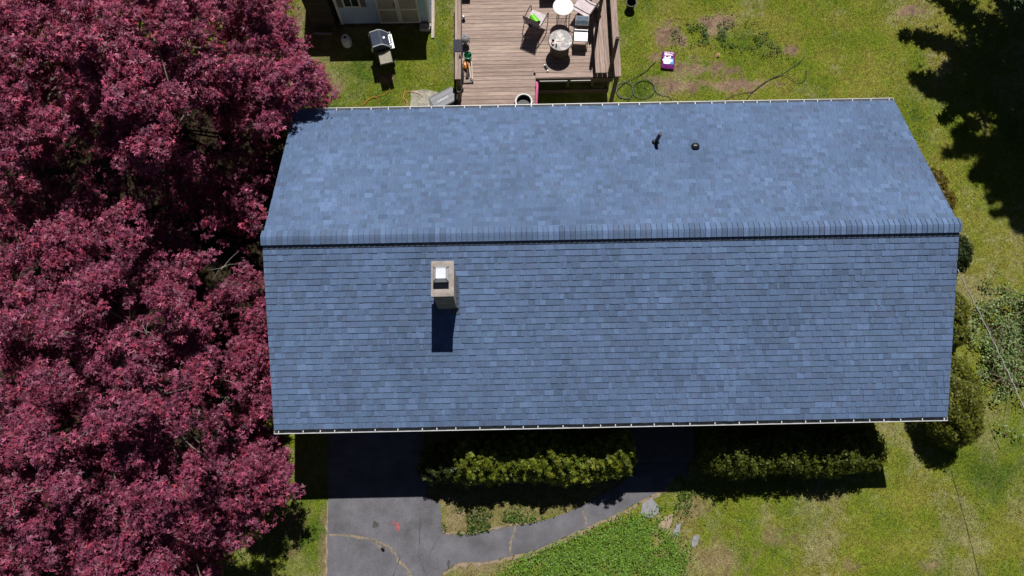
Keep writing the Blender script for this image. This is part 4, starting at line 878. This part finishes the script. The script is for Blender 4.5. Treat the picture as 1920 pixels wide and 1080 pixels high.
def limb(b, p0, p1, r0, r1, sag=.0, n=6):
    p0 = np.array(p0); p1 = np.array(p1); P = []
    off = rng.normal(0, .06, 3)*np.linalg.norm(p1-p0)
    for i in range(n+1):
        t = i/n; q = p0+(p1-p0)*t; q = q+off*math.sin(PI*t)+np.array([0, 0, -.04*np.linalg.norm(p1-p0)*math.sin(PI*t)]); P.append(q)
    b.tube(P, [r0+(r1-r0)*i/n for i in range(n+1)], 6)
def maple(name, loc, label, poly, holes, thin, zf, npads, mind, dens, R=(.24, .46), twigs=(), gap=None, gap2=None, tone=1., edge=()):
    t = thing(name, loc, label, 'tree', 'red maples left of the house')
    pads = []; tips = []
    for q in sample_pads(poly, holes, npads, mind, thin)+[np.array(e_, dtype=float) for e_ in edge]:
        z = zf(q[0], q[1])+rng.normal(0, .35)-(rng.uniform(1.0, 2.2) if rng.random() < .48 else 0); R_ = rng.uniform(*R)
        if any(inpoly(q[0], q[1], h) for h in holes): z -= rng.uniform(1.6, 2.4)
        c = at(q[0], q[1], z-R_*.35); tips.append(c)
        for _ in range(int(rng.integers(8, 13))):      # sub-pads spread over the dome of each bough
            a = rng.uniform(0, 2*PI); u = math.sqrt(rng.random()); pads.append((c+np.array([R_*u*math.cos(a), R_*u*math.sin(a), R_*.75*(1-u*u)+rng.normal(0, .07)]), rng.uniform(.12, .23), 1.))
        if rng.random() < .5:
            c2 = c+np.array([rng.normal(0, .3), rng.normal(0, .3), -rng.uniform(.7, 1.3)]); pads.append((c2, R_*.9, .22))
    if gap:
        for q in sample_pads(gap2, [], 80, 20)+sample_pads(gap, [], 160, 24): pads.append((at(q[0], q[1], rng.uniform(.7, 1.6)), rng.uniform(.45, .75), .26))
    C, N_, S, K = foliage(pads, dens, .088, maple_col, MAPLE, flat=.6, spray=.055, nspread=.6, tint=.38)
    V, F, kv, per = leaf_verts(C, N_, S, MAPLE)
    mesh_np('crown', V, F, kv, m_maple, t, np.repeat(K*tone, per, 0))
    b = MB(); hub = np.array([loc[0], loc[1], 1.5]); b.tube([(loc[0], loc[1], -.1), (loc[0]+.03, loc[1], .5), tuple(hub)], [.30, .22, .19], 10)
    mains = []
    for k in range(7):
        a = 2*PI*k/7+.3; e = hub+np.array([1.7*math.cos(a), 1.7*math.sin(a), 1.5]); limb(b, hub-[0, 0, .1], e, .12, .06); mains.append(e)
    for c in tips[::3]:
        e = min(mains, key=lambda m_: np.linalg.norm(m_-c)); limb(b, e-np.array([0, 0, .3]), c-np.array([0, 0, .25]), .035, .008, n=5)
    b.build('trunk', m_bark, t)
    for (x_, y_) in twigs:
        z = zf(x_, y_)+.18; c = at(x_, y_, z)
        for _ in range(4):
            d = rng.normal(0, 1, 3)*[.26, .18, .08]; b = MB(); b.tube([c-d*.2, c+d*.4+rng.normal(0, .04, 3), c+d], [.007, .005, .003], 4); b.build('twig', m_twig, t)
    return t
def dome(cx, cy, rx, ry, ztop, zlow):
    return lambda x, y: zlow+(ztop-zlow)*max(0., 1-((x-cx)/rx)**2-((y-cy)/ry)**2)
UP_POLY = [(-90, -90), (500, -90), (520, 5), (545, 28), (552, 75), (560, 110), (612, 138), (622, 160), (612, 185), (575, 205), (545, 225), (528, 262), (500, 282), (450, 262), (425, 270), (405, 225), (345, 245), (352, 262), (300, 290), (285, 318), (255, 325), (248, 300), (225, 285), (190, 308), (182, 292), (205, 250), (190, 215), (150, 260), (90, 290), (75, 315), (45, 325), (20, 320), (-90, 320)]
UP_HOLES = [[(190, 120), (240, 130), (250, 175), (215, 215), (165, 230), (175, 180)], [(340, 75), (400, 40), (440, 60), (420, 105), (385, 100), (345, 95)], [(15, 70), (50, 60), (60, 95), (25, 105)], [(285, 140), (330, 120), (320, 165), (280, 175)], [(120, 130), (150, 120), (160, 150), (125, 160)], [(75, 165), (110, 160), (105, 190), (80, 195)], [(425, 205), (500, 195), (490, 225), (430, 235)], [(365, 215), (415, 215), (415, 240), (370, 250)]]
def zup(x, y):
    z = dome(190, 60, 620, 420, 7.0, 4.3)(x, y); return min(z, 3.45+max(0, 560-x)*.012)
maple('maple_tree', at(180, 150, 0)+np.array([1.2, .6, 0]), 'upper of the two crimson maples, its branches reaching over the back roof corner', UP_POLY, UP_HOLES, [], zup, 160, 29, 1650, tone=.80, edge=((525, 30), (530, 62), (545, 100), (575, 135), (600, 150), (598, 172), (560, 190), (535, 212)), gap=UP_POLY, gap2=[(-40, 315), (190, 310), (250, 335), (350, 285), (515, 290), (495, 440), (430, 460), (330, 405), (200, 355), (100, 325), (-40, 340)])
b_extra = [(355, 335), (372, 325), (390, 338), (420, 310), (350, 360), (400, 365), (365, 350), (300, 325)]
LO_POLY = [(-90, 352), (40, 345), (90, 330), (110, 345), (150, 335), (185, 345), (200, 380), (240, 372), (262, 400), (280, 430), (305, 430), (322, 450), (345, 446), (380, 455), (392, 470), (405, 495), (395, 520), (420, 530), (450, 515), (475, 500), (500, 490), (505, 620), (528, 700), (530, 800), (540, 850), (548, 895), (545, 930), (525, 950), (498, 968), (468, 985), (445, 1020), (425, 1060), (425, 1170), (-90, 1170)]
LO_HOLES = [[(40, 590), (75, 585), (78, 620), (50, 640)], [(300, 690), (345, 680), (350, 720), (310, 730)], [(350, 745), (400, 745), (395, 860), (345, 870), (330, 800)], [(285, 830), (330, 830), (320, 880), (285, 890)], [(260, 550), (300, 540), (290, 600), (255, 590)], [(360, 555), (400, 560), (395, 640), (370, 640)], [(170, 740), (225, 735), (210, 790), (175, 800)], [(55, 880), (85, 880), (80, 985), (55, 990)], [(-5, 960), (25, 965), (20, 1000), (-5, 1000)], [(330, 1010), (390, 1000), (380, 1060), (330, 1060)], [(120, 690), (145, 690), (140, 715), (118, 712)], [(20, 490), (50, 480), (55, 510), (25, 520)], [(230, 890), (262, 885), (258, 915), (232, 920)], [(15, 735), (40, 735), (40, 765), (15, 765)]]
LO_THIN = [[(395, 740), (450, 740), (450, 850), (395, 860)], [(440, 560), (470, 560), (470, 720), (440, 700)]]
def zlo(x, y):
    z = dome(170, 720, 560, 560, 5.4, 2.2)(x, y); return min(z, (1.5 if y < 840 else 1.9)+max(0, (505-x))*.013) if x > 380 else z
maple('maple_tree', at(190, 690, 0)+np.array([1.3, 0, 0]), 'lower and larger of the two crimson maples, beside the driveway and left gable', LO_POLY, LO_HOLES, LO_THIN, zlo, 225, 31, 1600, tone=.69, edge=((512, 838), (528, 868), (534, 900), (512, 922), (500, 880), (492, 938), (466, 952), (488, 812), (478, 852), (496, 770), (488, 730), (486, 690), (484, 650), (480, 600), (482, 560), (460, 905), (440, 965), (425, 1000)), twigs=((415, 712), (275, 622), (135, 740), (425, 745), (75, 920), (165, 805), (405, 820), (420, 500), (20, 935), (345, 905)))

# ------------------------------------------------------------------ hedges and shrubs
def shrub(name, loc, label, cat, hull, n, lsize, colf, shape, group=None, stem=True, core=None):
    """hull: list of (cx, cy, cz, rx, ry, rz) lobes whose upper shells carry the leaves"""
    t = thing(name, loc, label, cat, group); Cs = []; Ns = []; K = []; tot = sum(h_[3]*h_[4]+h_[5]*(h_[3]+h_[4])*.5 for h_ in hull)
    for (cx, cy, cz, rx, ry, rz) in hull:
        m_ = int(n*(rx*ry+rz*(rx+ry)*.5)/tot)
        d = rng.normal(size=(m_, 3)); d[:, 2] = np.abs(d[:, 2])*1.0-.25; d /= np.linalg.norm(d, axis=1, keepdims=True)
        rad = 1-np.abs(rng.normal(0, .16, m_)); lump = 1+.13*np.sin(d[:, 0]*9+cx*7)*np.sin(d[:, 1]*8+cy*5)+.07*np.sin(d[:, 2]*17+cx*3)
        rad = rad*lump
        p_ = d*rad[:, None]*[rx, ry, rz]+[cx, cy, cz]; keep = p_[:, 2] > .03
        Cs.append(p_[keep]); Ns.append((d/np.array([rx, ry, rz])*min(rx, ry, rz)+rng.normal(0, .45, (m_, 3))+[0, 0, .35])[keep]); K.append((rad)[keep])
    C = np.concatenate(Cs); N_ = np.concatenate(Ns); r_ = np.concatenate(K); n_ = len(C)
    col = colf(C, rng.normal(0, 1, n_))*np.exp(rng.normal(0, .2, (n_, 1)))
    V, F, kv, per = leaf_verts(C, N_, lsize*rng.uniform(.7, 1.3, n_), shape)
    mesh_np('leaves', V, F, kv, m_leaf, t, np.repeat(np.clip(col, .003, 1), per, 0))
    b = MB()
    for (cx, cy, cz, rx, ry, rz) in hull:
        for _ in range(3):
            e = np.array([cx, cy, cz])+rng.normal(0, .3, 3)*[rx, ry, rz]; b.tube([(cx+rng.normal(0, .1), cy+rng.normal(0, .08), -.05), tuple((np.array([cx, cy, 0])+e)/2), tuple(e)], [.03, .02, .008], 5)
    b.build('stems', m_bark, t); return t
def mixcol(a, c2):
    a = np.array(a); c2 = np.array(c2); return lambda C, h: a+(c2-a)*np.clip(.5+.35*h, 0, 1)[:, None]
rho = mixcol((.080, .125, .012), (.225, .240, .022)); yew = mixcol((.062, .095, .012), (.165, .180, .022)); dk = mixcol((.020, .040, .008), (.045, .070, .012))
# long hedge left of the stoop: three lobed shrubs grown together
H1 = [(x_, -4.82+.06*math.sin(x_*2.3), .75, .50, .56+.14*math.cos((x_+1.5)*.55), 1.08+.17*math.sin(x_*3.1)+.10*math.sin(x_*7.3)) for x_ in np.arange(-3.45, .45, .42)]
shrub('front_hedge', (-1.6, -4.8, 0), 'broad-leaved yellow-green hedge left of the stoop by the path', 'hedge', H1, 26000, .058, rho, ROSETTE, 'hedges along the house front')
H0 = [(-4.35, -4.95, .55, .50, .50, .80), (-3.85, -4.9, .65, .50, .55, .90), (-4.5, -5.15, .4, .3, .3, .6)]
shrub('front_shrub', (-4.2, -4.9, 0), 'darker green shrub at the driveway end of the left hedge', 'shrub', H0, 6500, .058, mixcol((.035, .06, .012), (.085, .105, .02)), ROSETTE)
H2 = [(x_, -4.85+.05*math.sin(x_*3), .75, .42, .60, .96+.15*math.sin(x_*4.3)) for x_ in np.arange(2.95, 7.2, .40)]
shrub('front_hedge', (5.2, -4.8, 0), 'fine-needled yew hedge right of the stoop', 'hedge', H2, 30000, .070, yew, NEEDLE, 'hedges along the house front')
ol = mixcol((.070, .098, .012), (.22, .215, .020))
p = at(1806, 755, 1.0)
shrub('corner_shrub', (p[0]-.2, p[1], 0), 'large rounded olive and gold evergreen at the front right house corner', 'shrub', [(p[0]-.30, p[1]+.15, .85, .72, 1.15, 1.05), (p[0]-.25, p[1]-.55, .75, .62, .6, .85), (p[0]-.4, p[1]+.8, .6, .5, .6, .8)], 21000, .065, ol, NEEDLE, 'evergreens along the right wall')
p = at(1800, 590, .5)
shrub('side_shrub', (p[0]-.2, p[1], 0), 'gold tipped evergreen along the right wall beside the brush pile', 'shrub', [(p[0]-.22, p[1]+.1, .5, .34, .62, .55), (p[0]-.25, p[1]-.5, .4, .33, .4, .5)], 7500, .065, ol, NEEDLE, 'evergreens along the right wall')
p = at(1797, 478, .5)
shrub('side_shrub', (p[0]-.2, p[1], 0), 'dark green evergreen just in front of the ridge end on the right wall', 'shrub', [(p[0]-.15, p[1], .55, .36, .55, .6)], 5000, .065, dk, NEEDLE, 'evergreens along the right wall')
p = at(1756, 360, .6)
shrub('side_shrub', (p[0]-.15, p[1], 0), 'rusty gold evergreen showing past the back right roof edge', 'shrub', [(p[0]-.05, p[1]+.25, .5, .36, .5, .5), (p[0]+.1, p[1]-.3, .5, .36, .45, .5), (p[0]-.3, p[1]+.75, .4, .3, .3, .4)], 7000, .065, mixcol((.085, .080, .010), (.24, .165, .018)), NEEDLE, 'evergreens along the right wall')
# brush pile
p = at(1870, 640, 0); t = thing('brush_pile', (p[0], p[1], 0), 'pile of cut leafy branches and brown twigs right of the house', 'brush pile')
b = MB(); Cs = []
for k in range(120):
    q = at(rng.normal(1872, 24), rng.normal(648, 58), 0); a = rng.uniform(0, 2*PI); L_ = rng.uniform(.3, 1.0); z = rng.uniform(.05, .45)
    d = np.array([math.cos(a)*L_, math.sin(a)*L_, rng.normal(0, .12)]); s_ = np.array([q[0], q[1], z]); P = [s_-d/2, s_+rng.normal(0, .05, 3), s_+d/2]
    P = [np.array([w_[0], w_[1], max(w_[2], .02)]) for w_ in P]
    b.tube(P, [.012, .009, .004], 4)
    if k < 85:
        m_ = int(rng.integers(25, 75)); u = rng.random((m_, 1)); Cs.append(P[0]+(P[2]-P[0])*u+rng.normal(0, .085, (m_, 3))*[1, 1, .6])
b.build('branches', mat('brown_twig', (.17, .12, .085), rough=.9, var=.3), t)['kind'] = 'stuff'
C = np.concatenate(Cs); C[:, 2] = np.maximum(C[:, 2], .02); n_ = len(C); N_ = rng.normal(0, .55, (n_, 3))+[0, 0, 1]
V, F, kv, per = leaf_verts(C, N_, rng.uniform(.05, .10, n_), OVAL); col = mixcol((.12, .20, .05), (.34, .44, .18))(C, rng.normal(0, 1, n_))
mesh_np('leaves', V, F, kv, m_leaf, t, np.repeat(np.clip(col, .01, 1), per, 0))

# ------------------------------------------------------------------ conifer and trees whose edges and shadows reach in from the right
def conifer(loc, h, rbase, label, nwh, zlow=.8, seed=1):
    r_ = np.random.default_rng(seed); t = thing('conifer_tree', loc, label, 'tree', 'trees at the right edge'); b = MB(); b.tube([(loc[0], loc[1], -.1), (loc[0], loc[1], h*.5), (loc[0], loc[1], h)], [.22, .13, .02], 8)
    Cs = []; Ns = []
    z = zlow
    while z < h-.2:
        f = 1-(z-zlow)/(h-zlow); nb = 5+int(4*f)
        for k in range(nb):
            a = r_.uniform(0, 2*PI); L_ = rbase*(f**.8)*r_.uniform(.65, 1.15)+.15; dr = r_.uniform(.05, .25)
            e = np.array([loc[0]+L_*math.cos(a), loc[1]+L_*math.sin(a), z-dr*L_*.4+.1]); s_ = np.array([loc[0], loc[1], z]); b.tube([s_, (s_+e)/2+[0, 0, .08*L_], e], [.035, .022, .006], 4)
            m_ = int(120*L_)+12; u = r_.uniform(.15, 1, (m_, 1))**.8; side = np.array([-math.sin(a), math.cos(a), 0]); wv = r_.normal(0, 1, (m_, 1))*.20*L_**.5*(1.15-u)
            Cs.append(s_+(e-s_)*u+side*wv+[0, 0, 1]*(.08*L_*np.sin(PI*u)-np.abs(wv)*.3)+r_.normal(0, .04, (m_, 3))); Ns.append(r_.normal(0, .5, (m_, 3))+[0, 0, 1])
        z += h/nwh*r_.uniform(.7, 1.2)
    C = np.concatenate(Cs); N_ = np.concatenate(Ns); n_ = len(C); V, F, kv, per = leaf_verts(C, N_, r_.uniform(.12, .24, n_), NEEDLE)
    col = mixcol((.03, .07, .03), (.06, .115, .05))(C, r_.normal(0, 1, n_)); mesh_np('crown', V, F, kv, m_leaf, t, np.repeat(np.clip(col, .01, 1), per, 0)); b.build('trunk', m_bark, t)
q = at(1935, 440, 0)
conifer((q[0]+1.4, q[1]+8.0, 0), 15.6, 3.9, 'tall conifer beyond the top right corner, casting the long jagged shadow on the lawn', 26, 3.6, 3)
for (x_, y_, z_, R_, lab, sd) in ((2030, 185, 1.8, 1.1, 'leafy green tree whose edge shows halfway up the right frame side', 4), (2030, 545, 1.4, .8, 'leafy green tree showing at the right frame side above the brush pile', 5)):
    c = at(x_, y_, z_); t = thing('leafy_tree', (c[0], c[1], 0), lab, 'tree', 'trees at the right edge')
    pads = [(c+rng.normal(0, 1, 3)*[R_*.5, R_*.5, R_*.35], rng.uniform(.3, .5), 1.) for _ in range(34)]
    C, N_, S, K = foliage(pads, 1300, .09, lambda h: np.array([.055, .12, .045])*(1+.25*h[:, None]), OVAL, flat=.5)
    V, F, kv, per = leaf_verts(C, N_, S, OVAL); mesh_np('crown', V, F, kv, m_leaf, t, np.repeat(np.clip(K, .005, 1), per, 0))
    b = MB(); b.tube([(c[0], c[1], -.1), (c[0], c[1], z_)], [.12, .06], 7)
    for pd in pads[::3]: limb(b, (c[0], c[1], z_*.5), pd[0], .04, .01)
    b.build('trunk', m_bark, t)
